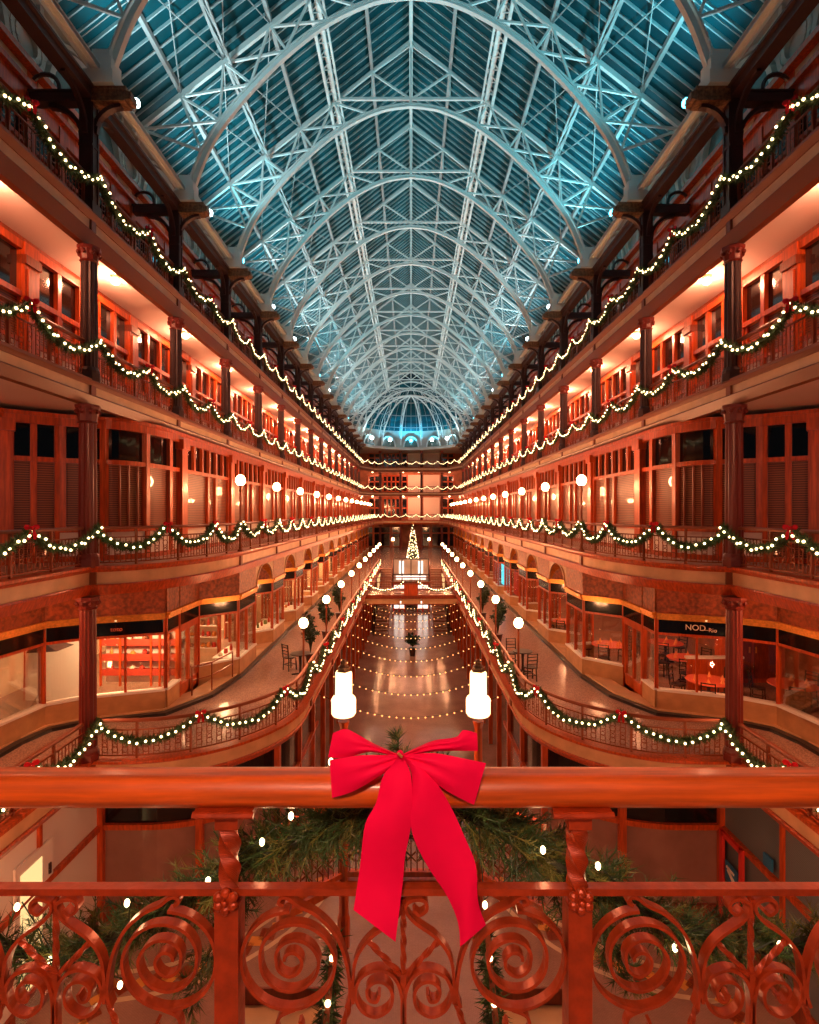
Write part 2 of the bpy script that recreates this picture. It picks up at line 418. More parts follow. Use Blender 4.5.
# top gallery posts with bracket arms
def top_post():
    t=thing('bracket_column','x','column')
    s=MB(); h=19.31-F4
    s.cbox(0,0,h/2,.27,.27,h); s.cbox(0,0,.12,.36,.36,.24); s.cbox(0,0,h*.62,.31,.31,.06)
    for a in range(4):
        dx,dy=((.145,.1),(-.145,-.1),(.145,-.1),(-.145,.1))[a]; s.cbox(dx,dy,h/2,.03,.05,h)
    part('shaft',s,M['iron'],t)
    b=MB()
    b.box(-1.3,.9,-.12,.12,h+.05,h+.29); b.box(-1.32,.2,-.14,.14,h+.26,h+.31); b.box(-.16,.16,-.13,.13,h-.02,h+.34)
    for sg,dist in ((1,.62),(-1,.75)):           # curved brackets under the arm
        for i in range(6):
            a0=i*PI/12; a1=(i+1)*PI/12
            b.bar((sg*(.13+dist*(1-math.cos(a0))),0,h-dist*(1-math.sin(a0))),(sg*(.13+dist*(1-math.cos(a1))),0,h-dist*(1-math.sin(a1))),.14,.09)
    b.tube([(-1.0+.33*math.cos(i*PI/10),0,h+.42+.33*math.sin(i*PI/10)) for i in range(-3,9)],.05,6)
    part('bracket_arm',b,M['iron'],t)
    g=MB(); g.box(.14,.9,-.17,.17,h+.03,h+.29); g.box(.9,1.02,-.13,.13,h+.08,h+.25); g.box(.14,.93,-.19,.19,h+.26,h+.34); g.tube([(.93,-.15,h+.16),(.93,.15,h+.16)],.1,10)
    part('gilded_end',g,M['giltcap'],t)
    return t
p=top_post(); first=True
for sx,sd in SIDES:
    for k in range(1,NB):
        lab='dark bracketed post with gilded arm end, top gallery %s side, %s from near end'%(sd,ORD[k-1])
        if first: p.location=(-7.35,YK(k),F4); p['label']=lab; p['group']='top gallery bracket posts'; first=False
        else: dup(p,(sx*-7.35,YK(k),F4),lab,sx=sx)
# long beams at the post heads and the white plate that carries the roof feet
for sx,sd in SIDES:
    b=MB(); b.box(-7.5,-7.2,6,82,19.42,19.64); b.box(-7.58,-7.12,6,82,19.60,19.66)
    for k in range(0,NB-1):
        for sg in (1,-1):
            y0=YK(k+ (0 if sg>0 else 1))
            for i in range(6):
                a0=i*PI/12;a1=(i+1)*PI/12
                b.bar((-7.35,y0+sg*(.14+.8*(1-math.cos(a0))),19.42-.8*(1-math.sin(a0))),(-7.35,y0+sg*(.14+.8*(1-math.cos(a1))),19.42-.8*(1-math.sin(a1))),.1,.1)
    o=part('beam',b,M['iron'],None,loc=(0,0,0),sx=sx); tag(o,'long dark beam over the top gallery posts, %s side'%sd,'beam',kind='structure')
    w=MB(); w.box(-7.14,-6.98,6,82,20.02,20.08); w.box(-7.02,-6.98,6,82,19.97,20.12); w.box(-7.16,-7.12,6,82,19.97,20.12); w.box(-8.75,-8.5,6,82,22.05,22.25)
    o=part('beam',w,M['white'],None,sx=sx); tag(o,'white riveted steel plate beam carrying the roof feet, %s side'%sd,'beam',kind='structure')

# ------------------------------------------------------------------ facades
class FR:
    """a vertical frame: u along p->q, d outward (towards the atrium), z up"""
    def __init__(s,p,q):
        s.p=Vector(p); e=Vector(q)-s.p; s.L=e.length; s.e=e.normalized(); s.n=Vector((s.e.y,-s.e.x))
    def pt(s,u,d,z): a=s.p+s.e*u+s.n*d; return (a.x,a.y,z)
    def box(s,m,u0,u1,d0,d1,z0,z1):
        m.add([s.pt(u0,d1,z0),s.pt(u1,d1,z0),s.pt(u1,d0,z0),s.pt(u0,d0,z0),s.pt(u0,d1,z1),s.pt(u1,d1,z1),s.pt(u1,d0,z1),s.pt(u0,d0,z1)],
              [(0,3,2,1),(4,5,6,7),(0,1,5,4),(1,2,6,5),(2,3,7,6),(3,0,4,7)])
WN=[0]
def wname():
    WN[0]+=1; return 'window_%d'%WN[0]
def repeat(proto, spots):
    """spots: (loc, sx, label)"""
    for i,(loc,sx,lab) in enumerate(spots):
        if i==0: proto.location=loc; proto.scale=(sx,1,1); proto['label']=lab
        else:
            r=dup(proto,loc,lab,sx=sx); r.name=wname()

# third gallery: tall sash windows between pilasters
def l3_unit():
    t=structure(wname(),'x','window'); f=FR((0,0),(0,S)); fr=MB(); pl=MB(); pn=MB(); pn2=MB(); cp=MB()
    f.box(fr,-.24,.24,-.15,.1,0,3.1); f.box(fr,-.17,.17,.1,.14,.2,2.5)
    f.box(cp,-.26,.26,-.1,.15,2.6,2.8)
    f.box(fr,.24,S-.24,-.1,.03,.84,.94); f.box(fr,.24,S-.24,-.1,.05,1.86,1.98); f.box(fr,.24,S-.24,-.1,.06,2.92,3.1)
    LT=((.28,1.0),(1.14,1.86),(2.0,2.72),(2.86,3.54),(3.68,4.34))
    e=[.24]+[q for ab in LT for q in ab]+[S-.24]
    for a,b in zip(e[0::2],e[1::2]): f.box(fr,a,b,-.12,.04,0,3.0)
    f.box(pl,.24,S-.24,-.12,-.02,0,.86)
    for a,b in LT:
        f.box(pl,a+.08,b-.08,-.05,.0,.15,.72)
        f.box(pn,a,b,-.09,-.07,1.98,2.93)
        f.box(pn2,a,b,-.09,-.07,.92,1.88)
    # a narrow door stile in the middle light
    f.box(fr,1.14,1.24,-.08,.0,0,1.9); f.box(fr,1.76,1.86,-.08,.0,0,1.9); f.box(fr,1.14,1.86,-.08,.0,1.35,1.43)
    part('frame',fr,M['wood'],t); part('dado_panel',pl,M['pale'],t); part('capital',cp,M['wood_d'],t)
    part('upper_pane',pn,M['darkglass'],t); part('lower_pane',pn2,M['blind'],t)
    return t
repeat(l3_unit(),[((sx*-8.75,YK(k),F3),sx,'wooden sash windows behind the third gallery, %s side, %s bay from near end'%(sd,ORD[k])) for sx,sd in SIDES for k in range(0,NB)])
# top gallery: low dark windows, cornice and lunettes
def l4_unit():
    t=structure(wname(),'x','window'); f=FR((0,0),(0,S)); fr=MB(); pn=MB(); co=MB(); cl=MB(); lu=MB(); rg=MB(); cp=MB()
    for a in (0,1.15,2.3,3.45): f.box(fr,a-.13,a+.13,-.12,.08,0,2.75)
    f.box(fr,0,S,-.1,.04,0,.7); f.box(fr,0,S,-.1,.05,2.45,2.95); f.box(fr,0,S,-.1,.04,1.55,1.65)
    f.box(pn,0,S,-.12,-.06,.7,2.5)
    f.box(co,0,S,-.1,.16,2.86,2.98); f.box(co,0,S,-.1,.09,2.98,3.2); f.box(co,0,S,-.1,.3,3.2,3.34)
    for a in (.1,1.2,2.35,3.5): f.box(cp,a+.08,a+.92,.08,.11,3.01,3.17)
    f.box(cl,0,S,-.15,-.1,3.3,5.45)
    c0=S/2; z0=3.34
    n=16; R1=1.62
    poly=[(R1*math.cos(PI*i/n),R1*1.06*math.sin(PI*i/n)) for i in range(n+1)]
    vs=[f.pt(c0-x,-.085,z0+z) for x,z in poly]; lu.add(vs,[tuple(range(len(vs)))])
    for i in range(n):
        a,b=poly[i],poly[i+1]
        rg.bar(f.pt(c0-a[0],-.02,z0+a[1]),f.pt(c0-b[0],-.02,z0+b[1]),.18,.16)
        rg.bar(f.pt(c0-a[0]*1.16,-.05,z0+a[1]*1.14),f.pt(c0-b[0]*1.16,-.05,z0+b[1]*1.14),.1,.1)
    for a in (-.55,0,.55): rg.bar(f.pt(c0+a,-.05,z0),f.pt(c0+a,-.05,z0+1.5-abs(a)*.3),.06,.06)
    for r in (.52,.36):
        for i in range(16):
            a0=i*PI/8;a1=a0+PI/8
            rg.bar(f.pt(r*math.cos(a0),-.03,z0+.62+r*math.sin(a0)),f.pt(r*math.cos(a1),-.03,z0+.62+r*math.sin(a1)),.11,.12)
    f.box(rg,-.55,-.42,-.12,.0,3.34,5.4); f.box(rg,.42,.55,-.12,.0,3.34,5.4); f.box(rg,0,S,-.12,.03,5.2,5.42)
    part('frame',fr,M['wood'],t); part('pane',pn,M['darkglass'],t); part('cornice',co,M['wood'],t); part('cornice_panel',cp,M['cream'],t)
    part('clerestory_wall',cl,M['clere'],t); part('lunette',lu,M['lunette'],t); part('arch_moulding',rg,M['clere'],t)
    return t
repeat(l4_unit(),[((sx*-8.75,YK(k),F4),sx,'top gallery windows under a pale lunette, %s side, %s bay from near end'%(sd,ORD[k])) for sx,sd in SIDES for k in range(0,NB)])
# second gallery: straight front from the second column row
def l2_front(t, f, lower, uppers, dado=.82, pil=True, bl=None):
    """one length of second gallery front in frame f; lower/uppers are lists of (u0,u1) lights"""
    L=f.L; fr=MB(); da=MB(); lo=MB(); up=MB(); z=f.z0
    f.box(fr,0,L,-.1,.05,z+2.50,z+2.62); f.box(fr,0,L,-.1,.07,z+3.42,z+3.72); f.box(fr,0,L,-.1,.08,z+dado-.08,z+dado+.02); f.box(fr,0,L,-.1,.1,z+3.62,z+3.72)
    f.box(fr,0,L,-.14,-.1,z,z+3.7)
    e=[0]+[x for ab in lower for x in ab]+[L]
    for a,b in zip(e[0::2],e[1::2]):
        if b-a>.01: f.box(fr,a,b,-.1,.04,z+dado,z+2.5)
    e=[0]+[x for ab in uppers for x in ab]+[L]
    for a,b in zip(e[0::2],e[1::2]):
        if b-a>.01: f.box(fr,a,b,-.1,.04,z+2.6,z+3.45)
    f.box(da,0,L,-.1,.02,z+.12,z+dado-.08); f.box(fr,0,L,-.1,.05,z,z+.14)
    for a,b in lower: f.box(lo,a,b,-.095,-.05,z+dado,z+2.5)
    for a,b in uppers: f.box(up,a,b,-.095,-.05,z+2.6,z+3.45)
    if pil: f.box(fr,-.2,.2,-.1,.14,z,z+3.4); f.box(fr,-.26,.26,-.1,.2,z+3.2,z+3.5); f.box(fr,-.25,.25,-.1,.19,z,z+.3)
    part('frame',fr,M['wood'],t); part('dado_panel',da,M['pale'],t); part('lower_pane',lo,bl or M['blind'],t); part('upper_pane',up,M['black'],t)
def l2_unit():
    t=structure(wname(),'x','window'); f=FR((0,0),(0,S)); f.z0=0
    l2_front(t,f,[(.42,2.2),(2.36,2.95),(3.15,4.3)],[(.36,.95),(1.1,1.65),(1.8,2.3),(2.45,2.98),(3.15,3.68),(3.82,4.32)])
    return t
repeat(l2_unit(),[((sx*-7.2,YK(k),F2),sx,'shuttered shop front on the second gallery, %s side, %s bay from near end'%(sd,ORD[k])) for sx,sd in SIDES for k in range(2,NB)])
def seg2(p,q,lower,uppers,what,**kw):
    for sx,sd in SIDES:
        t=structure(wname(),'%s by the second gallery corner, %s side'%(what,sd),'window',(0,0,F2),sx=sx); f=FR(p,q); f.z0=0
        l2_front(t,f,lower,uppers,pil=kw.get('pil',False),dado=kw.get('dado',.82))
seg2((-9.9,6),(-9.75,13.0),[(.4,2.2),(2.6,4.4),(4.8,6.6)],[(.4,2.2),(2.6,4.4),(4.8,6.6)],'recessed dark wood wall with blinds',dado=.2)
seg2((-9.75,13.0),(-8.85,13.75),[(.24,.56),(.70,1.06)],[(.24,.56),(.70,1.06)],'entrance door with dark transom lights',dado=.12,pil=True)
seg2((-8.85,13.75),(-7.95,14.2),[(.14,.50),(.56,.95)],[(.14,.50),(.56,.95)],'narrow shuttered window beside the bow')
# bow window: a curved front
BOW=[(-7.95+.75*math.sin(i*PI/2/8)*1.0, 14.2+2.1*(1-math.cos(i*PI/2/8))) for i in range(9)]
for sx,sd in SIDES:
    t=structure(wname(),'curved bow window with slatted blinds on the second gallery, %s side'%sd,'window',(0,0,F2),sx=sx)
    fr=MB();da=MB();lo=MB();up=MB()
    for d0,d1,z0,z1 in ((-.1,.05,2.5,2.62),(-.1,.07,3.42,3.72),(-.1,.08,.74,.84),(-.1,.05,0,.14),(-.1,.1,3.62,3.72)): fr.sweep(BOW,[(d0,z0),(d1,z0),(d1,z1),(d0,z1)])
    da.sweep(BOW,[(-.1,.12),(.02,.12),(.02,.76),(-.1,.76)]); lo.sweep(BOW,[(-.1,.82),(-.05,.82),(-.05,2.5),(-.1,2.5)]); up.sweep(BOW,[(-.1,2.6),(-.05,2.6),(-.05,3.45),(-.1,3.45)])
    for i in (0,5,8):
        p=BOW[i]; fr.cbox(p[0]-.02,p[1],1.85,.14,.2,3.7)
    part('frame',fr,M['wood'],t); part('dado_panel',da,M['pale'],t); part('lower_pane',lo,M['blind'],t); part('upper_pane',up,M['black'],t)
    sl=MB()
    for i in (2,3,4): p=BOW[i]; sl.cbox(p[0]+.0,p[1],1.66,.05,.05,1.66)
    part('glazing_bar',sl,M['wood_d'],t)
seg2(BOW[-1],(-7.2,YK(2)),[(.1,.6)],[(.1,.6)],'slim shuttered light beyond the bow')

# lower gallery: shop fronts in angled bays
def shop_seg(t, f, door=False, sign=True, z0=0):
    L=f.L; pl=MB(); fr=MB(); gl=MB(); sg=MB(); gi=MB(); fz=MB(); si=MB()
    if not door:
        f.box(pl,0,L,-.12,.06,0,.62); f.box(si,0,L,-.12,.09,.62,.68)
    else:
        f.box(fr,0,L,-.08,.02,0,.12); f.box(fr,0,L,-.1,.03,2.05,2.2); f.box(fr,.06,.16,-.06,.02,0,2.1); f.box(fr,L-.16,L-.06,-.06,.02,0,2.1); f.box(fr,.08,L-.08,-.06,.02,.0,.45)
        f.box(fr,L*.5-.05,L*.5+.05,-.06,.02,0,2.1)
    b=0 if door else .68
    f.box(fr,0,.045,-.05,.05,b,2.66); f.box(fr,L-.045,L,-.05,.05,b,2.66)
    f.box(fr,0,L,-.06,.05,2.2,2.27)
    if L>1.6 and not door:
        f.box(fr,L*.5-.03,L*.5+.03,-.05,.04,b,2.2)
    f.box(gl,.05,L-.05,-.03,-.02,b,2.2)
    f.box(sg,.05,L-.05,-.05,.035,2.27,2.64)
    f.box(gi,0,L,-.1,.1,2.64,2.74); f.box(gi,0,L,-.1,.14,2.74,2.82)
    f.box(fz,0,L,-.12,.05,2.82,3.72)
    f.box(gi,0,L,-.1,.1,3.66,3.76)
    return dict(plinth=(pl,'plinth'),sill=(si,'white_p'),frame=(fr,'wood'),pane=(gl,'shopglass'),sign_board=(sg,'sign'),cornice=(gi,'gilt'),frieze=(fz,'frieze'))
def shop_poly(t, pts, doors=(), frieze=True):
    acc={}
    for i in range(len(pts)-1):
        d=shop_seg(t,FR(pts[i],pts[i+1]),door=i in doors)
        for k,(m,mm) in d.items():
            if k not in acc: acc[k]=(MB(),mm)
            acc[k][0].add(m.v,m.f)
    for k,(m,mm) in acc.items():
        if m.v: part(k,m,M[mm],t)
def arch_wall(t, y0, y1, x):
    c=(y0+y1)/2; a=(y1-y0)/2-.12; z0=2.8; n=14; m=MB(); v=MB(); g=MB()
    for i in range(n):
        t0=PI*i/n;t1=PI*(i+1)/n
        p0=(c-a*math.cos(t0),z0+.82*math.sin(t0));p1=(c-a*math.cos(t1),z0+.82*math.sin(t1))
        for xa in (x+.04,x-.1):
            m.add([(xa,p0[0],p0[1]),(xa,p1[0],p1[1]),(xa,p1[0],3.74),(xa,p0[0],3.74)],[(0,1,2,3)])
        v.add([(x+.03,p0[0],p0[1]),(x+.03,p1[0],p1[1]),(x-1.0,p1[0],p1[1]),(x-1.0,p0[0],p0[1])],[(0,1,2,3)])
        g.bar((x+.05,p0[0],p0[1]),(x+.05,p1[0],p1[1]),.05,.07)
    m.box(x-.1,x+.04,y0,y0+.125,2.75,3.74); m.box(x-.1,x+.04,y1-.125,y1,2.75,3.74)
    part('spandrel',m,M['spandrel'],t); part('vault',v,M['gilt'],t); part('arch_moulding',g,M['spandrel'],t)
def l1_unit(arch=True):
    t=structure(wname(),'x','window')
    shop_poly(t,[(-6.95,-.75),(-6.95,.75),(-5.95,1.7),(-5.95,3.7),(-6.95,3.85)],doors=(0,))
    if arch: arch_wall(t,-.9,1.7,-5.95)
    return t
repeat(l1_unit(False),[((0,YK(2),F1),sx,'angled shop front bay on the lower gallery %s side, nearest of the bays'%sd) for sx,sd in SIDES])
repeat(l1_unit(),[((0,YK(k),F1),sx,'arched shop front bay on the lower gallery %s side, %s from near end'%(sd,ORD[k-2])) for sx,sd in SIDES for k in range(3,15)])
NEAR=[(-9.75,12.7),(-9.55,14.2),(-8.85,14.75),(-6.95,15.45),(-6.97,16.32)]
for sx,sd in SIDES:
    t=structure(wname(),'wide %s shop window facing the corner column of the lower gallery'%sd,'window',(0,0,F1),sx=sx); shop_poly(t,NEAR)
    t=structure(wname(),'%s shop front along the nearest stretch of lower gallery'%sd,'window',(0,0,F1),sx=sx); shop_poly(t,[(-9.9,4),(-9.9,6.5),(-9.9,9),(-9.85,11.2),(-9.75,12.7)],doors=(3,))
# shop interiors: ceiling, back wall, cross walls
for sx,sd in SIDES:
    w=MB(); w.box(-12.65,-12.5,4,60,F1,F2-.35)
    wm=M['shopwall'] if sx==1 else M['restwall']
    o=part('wall_%s'%sd,w,wm,None,sx=sx); tag(o,'back wall of the lower gallery shops on the %s side'%sd,'wall',kind='structure')
    for j,y in enumerate((12.6,21.67+4.6,35.5,48)):
        if sx==-1 and j==1: continue
        w=MB(); w.box(-12.5,-7.1 if j else -9.9,y-.06,y+.06,F1,F2-.35); o=part('wall_partition_%s'%sd,w,wm,None,sx=sx)
        tag(o,'cross wall between %s side shops, %s from the near end'%(sd,ORD[j]),'wall',kind='structure')
    c=MB(); c.plate([(-12.6,12.9),(-9.7,12.9),(-9.6,14.3),(-8.85,14.9),(-7.1,15.6),(-7.1,60),(-12.6,60)],F1+2.72,F1+2.78); o=part('ceiling',c,M['ceil'] if sx==1 else M['wood_d'],None,sx=sx); tag(o,'ceiling of the lower gallery shops on the %s side'%sd,'ceiling',kind='structure')
    # curb and black baseboard along the shop fronts
    P=[(-9.55,9),(-9.5,13.3),(-9.3,14.1),(-8.8,14.5),(-6.85,15.2),(-6.1,16.7),(-5.84,18.6),(-5.8,21),(-5.8,57)]
    b=MB(); b.sweep(P,[(-.12,F1),(.06,F1),(.06,F1+.09),(-.12,F1+.09)]); o=part('baseboard_%s'%sd,b,M['dark'],None,sx=sx); tag(o,'black curb line along the %s lower gallery shop fronts'%sd,'baseboard',kind='structure')
    b=MB(); b.sweep(P,[(-.7,F1),(-.12,F1),(-.12,F1+.13),(-.7,F1+.13)]); o=part('step',b,M['stone'],None,sx=sx); tag(o,'stone step in front of the %s lower gallery shops'%sd,'step',kind='structure')
# outer walls closing the upper floors behind their windows
for sx,sd in SIDES:
    w=MB(); w.box(-12.8,-12.65,2,88,0,F3); w.box(-9.3,-9.0,2,88,F3-.3,22.6); o=part('wall_%s'%sd,w,M['wood_d'],None,sx=sx); tag(o,'outer wall behind the %s side galleries'%sd,'wall',kind='structure')
# ------------------------------------------------------------------ glass roof
SL=(29.0-22.22)/8.66
def rz(x): return 29.0-abs(x)*SL
def truss():
    t=thing('roof_truss','x','roof truss')
    half=crom([(-7.03,20.1),(-6.55,21.35),(-5.97,22.3),(-5.0,23.45),(-3.9,24.5),(-2.6,25.45),(-1.2,26.08),(0,26.26)],5)
    path=half+[(-x,z) for x,z in half[::-1][1:]]
    a=MB(); a.ribbon(path,.12,.05,0.0); a.ribbon([(x*.985,z-.06) for x,z in path],.05,.12,0.0); a.ribbon([(x*.972,z-.12) for x,z in path],.14,.04,0)
    part('arch_rib',a,M['white'],t)
    c=MB()
    for s in (1,-1):
        c.bar((s*-8.66,0,rz(8.66)-.3),(s*-2.9,0,rz(2.9)-.3),.11,.15); c.bar((s*-2.9,0,rz(2.9)-.3),(0,0,28.75),.09,.11)
    c.bar((-3.0,0,26.45),(3.0,0,26.45),.09,.1)
    part('top_chord',c,M['white'],t)
    w=MB()
    A=[(-6.55,21.35),(-5.97,22.3),(-5.0,23.45),(-3.9,24.5),(-2.6,25.45),(-1.7,25.9)]
    B=[(x,rz(x)-.3) for x in (-8.5,-7.2,-5.85,-4.4,-3.05)]
    for s in (1,-1):
        for i in range(5):
            for j in (i+1,i,i-1):
                if j>=0 and j<6: w.bar((s*B[i][0],.03*(j-i),B[i][1]),(s*A[j][0],.03*(j-i),A[j][1]),.055,.07)
        w.bar((s*-3.0,0,26.45),(s*-1.55,0,27.5),.06,.07); w.bar((s*-1.55,0,rz(1.55)-.3),(s*-.1,0,26.5),.06,.07); w.bar((s*-1.55,0,rz(1.55)-.3),(s*-1.55,0,26.45),.05,.06)
        w.bar((s*-3.0,0,26.45),(0,0,28.6),.06,.07)
    w.bar((0,0,26.3),(0,0,28.8),.08,.08)
    part('web_brace',w,M['white'],t)
    p=MB()
    for s in (1,-1):
        p=MB(); p.box(s*-7.0-.34,s*-7.0+.34,-.3,.3,19.65,19.95); p.box(s*-7.0-.27,s*-7.0+.27,-.22,.22,19.95,20.3); p.box(s*-7.0-.2,s*-7.0+.2,-.16,.16,20.3,20.5); part('pedestal',p,M['white'],t)
    return t
p=truss()
for k in range(1,NB-1):
    lab='white arched iron roof truss spanning the skylight, %s from the near end'%ORD[k-1]
    if k==1: p.location=(0,YK(k),0); p['label']=lab; p['group']='arched roof trusses'
    else: dup(p,(0,YK(k),0),lab)
# one bay of skylight: glass slopes, glazing bars, purlins
def sky_bay():
    t=structure('ceiling','x','skylight'); g=MB(); b=MB(); p=MB(); d=MB(); r=MB()
    for s in (1,-1):
        g.add([(s*-8.9,0,rz(8.9)+.02),(s*-8.9,S,rz(8.9)+.02),(0,S,29.02),(0,0,29.02)],[(0,1,2,3)])
        for i in range(11):
            y=.2+i*.42; b.bar((s*-8.75,y,rz(8.75)-.04),(s*-.02,y,28.96),.036,.08)
        p.bar((s*-3.0,0,rz(3)-.22),(s*-3.0,S,rz(3)-.22),.16,.2); p.bar((s*-3.22,0,rz(3.2)-.3),(s*-3.22,S,rz(3.2)-.3),.1,.16); p.bar((s*-2.82,0,rz(2.8)-.35),(s*-2.82,S,rz(2.8)-.35),.07,.1)
        for i in range(8):
            p.bar((s*-3.22,S*i/8,rz(3.2)-.3),(s*-2.82,S*(i+(.5))/8,rz(2.8)-.35),.03,.03); p.bar((s*-2.82,S*(i+.5)/8,rz(2.8)-.35),(s*-3.22,S*(i+1)/8,rz(3.2)-.3),.03,.03)
        for x in (-7.2,-4.4,-1.55): d.bar((s*x,0,rz(x)-.15),(s*x,S,rz(x)-.15),.12,.16)
        d.bar((s*-5.85,0,rz(5.85)-.15),(s*-5.85,S,rz(5.85)-.15),.09,.13)
        for (xa,xb) in ((-7.2,-5.85),(-5.85,-4.4)):
            r.bar((s*xa,0,rz(xa)-.25),(s*xb,S,rz(xb)-.25),.03,.03); r.bar((s*xb,0,rz(xb)-.25),(s*xa,S,rz(xa)-.25),.03,.03)
        for q in (.33,.66):
            r.bar((s*-8.6,S*q,rz(8.6)-.16),(s*-3.0,S*q,rz(3)-.16),.02,.02)
        for i in range(4):                          # the latticed dark girder half way up each slope
            y0=S*i/4;y1=S*(i+1)/4
            d.bar((s*-5.85,y0,rz(5.85)-.15),(s*-5.6,y1,rz(5.6)-.6),.04,.05)
        d.bar((s*-5.6,0,rz(5.6)-.6),(s*-5.6,S,rz(5.6)-.6),.06,.07)
    p.bar((0,0,28.82),(0,S,28.82),.14,.24); p.bar((0,0,28.5),(0,S,28.5),.06,.06)
    part('skylight_glass',g,M['roofglass'],t); part('glazing_bar',b,M['bars'],t); part('purlin',p,M['white'],t); part('dark_purlin',d,M['greyroof'],t); part('tie_rod',r,M['greyroof'],t)
    return t
p=sky_bay()
for k in range(0,14):
    lab='teal glass skylight bay over the hall, %s from the near end'%ORD[k]
    if k==0: p.location=(0,YK(k),0); p['label']=lab
    else: dup(p,(0,YK(k),0),lab)
# hipped apse at the far end
YA=75.5
t=structure('ceiling','ribbed half dome of cyan lit glass closing the far end of the roof','half dome')
g=MB(); r=MB(); h=MB()
n=12; gp=[]
for i in range(n+1):
    a=PI*i/n; gp.append((-math.cos(a),math.sin(a)))
prof=[(1.0,22.4),(.93,23.8),(.8,25.2),(.6,26.5),(.33,27.5),(.02,28.0)]
for i in range(n):
    for j in range(len(prof)-1):
        (r0,z0),(r1,z1)=prof[j],prof[j+1]
        g.add([(8.0*r0*gp[i][0],YA+8.0*r0*gp[i][1],z0),(8.0*r0*gp[i+1][0],YA+8.0*r0*gp[i+1][1],z0),(8.0*r1*gp[i+1][0],YA+8.0*r1*gp[i+1][1],z1),(8.0*r1*gp[i][0],YA+8.0*r1*gp[i][1],z1)],[(0,1,2,3)])
for i in range(8):
    a=PI*(i+.0)/7; cx,cy=-math.cos(a),math.sin(a)
    for rad,w in ((6.9,.2),(7.7,.1)):
        pts=crom([(1.0,20.1),(.93,21.8),(.8,23.4),(.58,25),(.3,25.9),(.0,26.2)],4)
        pts=[(rad*q*cx,YA+rad*q*cy,z+(rad-6.9)*1.3) for q,z in pts]
        r.tube(pts,w/2,6)
    pq=[(1.0,20.1),(.93,21.8),(.8,23.4),(.58,25),(.3,25.9)]
    for (q,z),(q2,z2) in zip(pq,pq[1:]):
        r.bar((6.9*q*cx,YA+6.9*q*cy,z),(7.7*q2*cx,YA+7.7*q2*cy,z2+1.0),.05,.05); r.bar((7.7*q*cx,YA+7.7*q*cy,z+1),(6.9*q2*cx,YA+6.9*q2*cy,z2),.05,.05)
for q,z in ((.93,21.8),(.8,23.4),(.58,25.0)):
    for i in range(14):
        a=PI*i/14;b=PI*(i+1)/14
        h.bar((-7.6*q*math.cos(a),YA+7.6*q*math.sin(a),z+1),(-7.6*q*math.cos(b),YA+7.6*q*math.sin(b),z+1),.07,.1)
for i in range(29):
    a=PI*i/28; pts=[(7.8*q*-math.cos(a),YA+7.8*q*math.sin(a),z) for q,z in prof[:-1]]
    h.tube(pts,.03,4)
part('dome_glass',g,M['roofglass'],t); part('dome_rib',r,M['white'],t); part('ring_bar',h,M['greyroof'],t)
# drum wall with lunettes under the dome
t=structure('wall_drum','curved pale clerestory with lunettes under the far half dome','wall')
w=MB(); lu=MB(); rg=MB()
ring=[(-8.6*math.cos(PI*i/24),YA+8.0*math.sin(PI*i/24)) for i in range(25)]
w.sweep(ring,[(0,19.6),(0,22.5),(-.15,22.5),(-.15,19.6)])
for i in range(7):
    a=PI*(i+.5)/7; f=FR((-7.9*math.cos(a-.17),YA+7.4*math.sin(a-.17)),(-7.9*math.cos(a+.17),YA+7.4*math.sin(a+.17)))
    pl=[f.pt(f.L/2-1.1*math.cos(PI*j/10),0,19.9+1.5*math.sin(PI*j/10)) for j in range(11)]
    lu.add(pl,[tuple(range(11))])
    for j in range(10): rg.bar(pl[j],pl[j+1],.18,.2)
part('drum',w,M['clere'],t); part('lunette',lu,M['lunette'],t); part('arch_moulding',rg,M['white'],t)

# ------------------------------------------------------------------ far end wall
w=MB(); w.box(-12.6,12.6,88,88.2,0,22.6)
o=part('wall_back',w,M['restwall']); tag(o,'far end wall behind the cross galleries','wall',kind='structure')
fr=MB(); pn=MB(); pk=MB()
t=structure('window_end','wooden windows and pale doors along the far end wall','window')
for F,H in ((F2,3.6),(F3,3.0),(F4,2.8)):
    for x0,x1,kind in ((-6.8,-4.9,'w'),(-4.5,-1.8,'w'),(-1.5,1.6,'m'),(2.0,4.6,'p'),(5.0,6.9,'w')):
        if kind=='p' : pk.box(x0,x1,87.85,87.95,F,F+H); continue
        if kind=='m': 
            pk.box(x0+1.0,x1,87.85,87.95,F,F+H); x1=x0+.9
        pn.box(x0,x1,87.86,87.92,F+.3,F+H-.2)
        n=max(1,int((x1-x0)/.65))
        for i in range(n+1):
            x=x0+(x1-x0)*i/n; fr.box(x-.1,x+.1,87.75,87.9,F,F+H)
        for z in (.3,1.9,H-.15): fr.box(x0,x1,87.75,87.9,F+z-.1,F+z+.1)
for x0,x1 in ((-8,-6.2),(-5.9,-3.4),(-3.0,-1.6),(1.6,3.0),(3.4,5.9),(6.2,8)):
    pn.box(x0,x1,87.86,87.92,F1+.2,F1+3.2); fr.box(x0-.15,x0,87.7,87.9,F1,F1+3.6); fr.box(x1,x1+.15,87.7,87.9,F1,F1+3.6); fr.box(x0,x1,87.7,87.9,F1+2.2,F1+2.35)
part('frame',fr,M['wood'],t); part('pane',pn,M['darkglass'],t); part('pale_door',pk,M['pale'],t)
proto=None
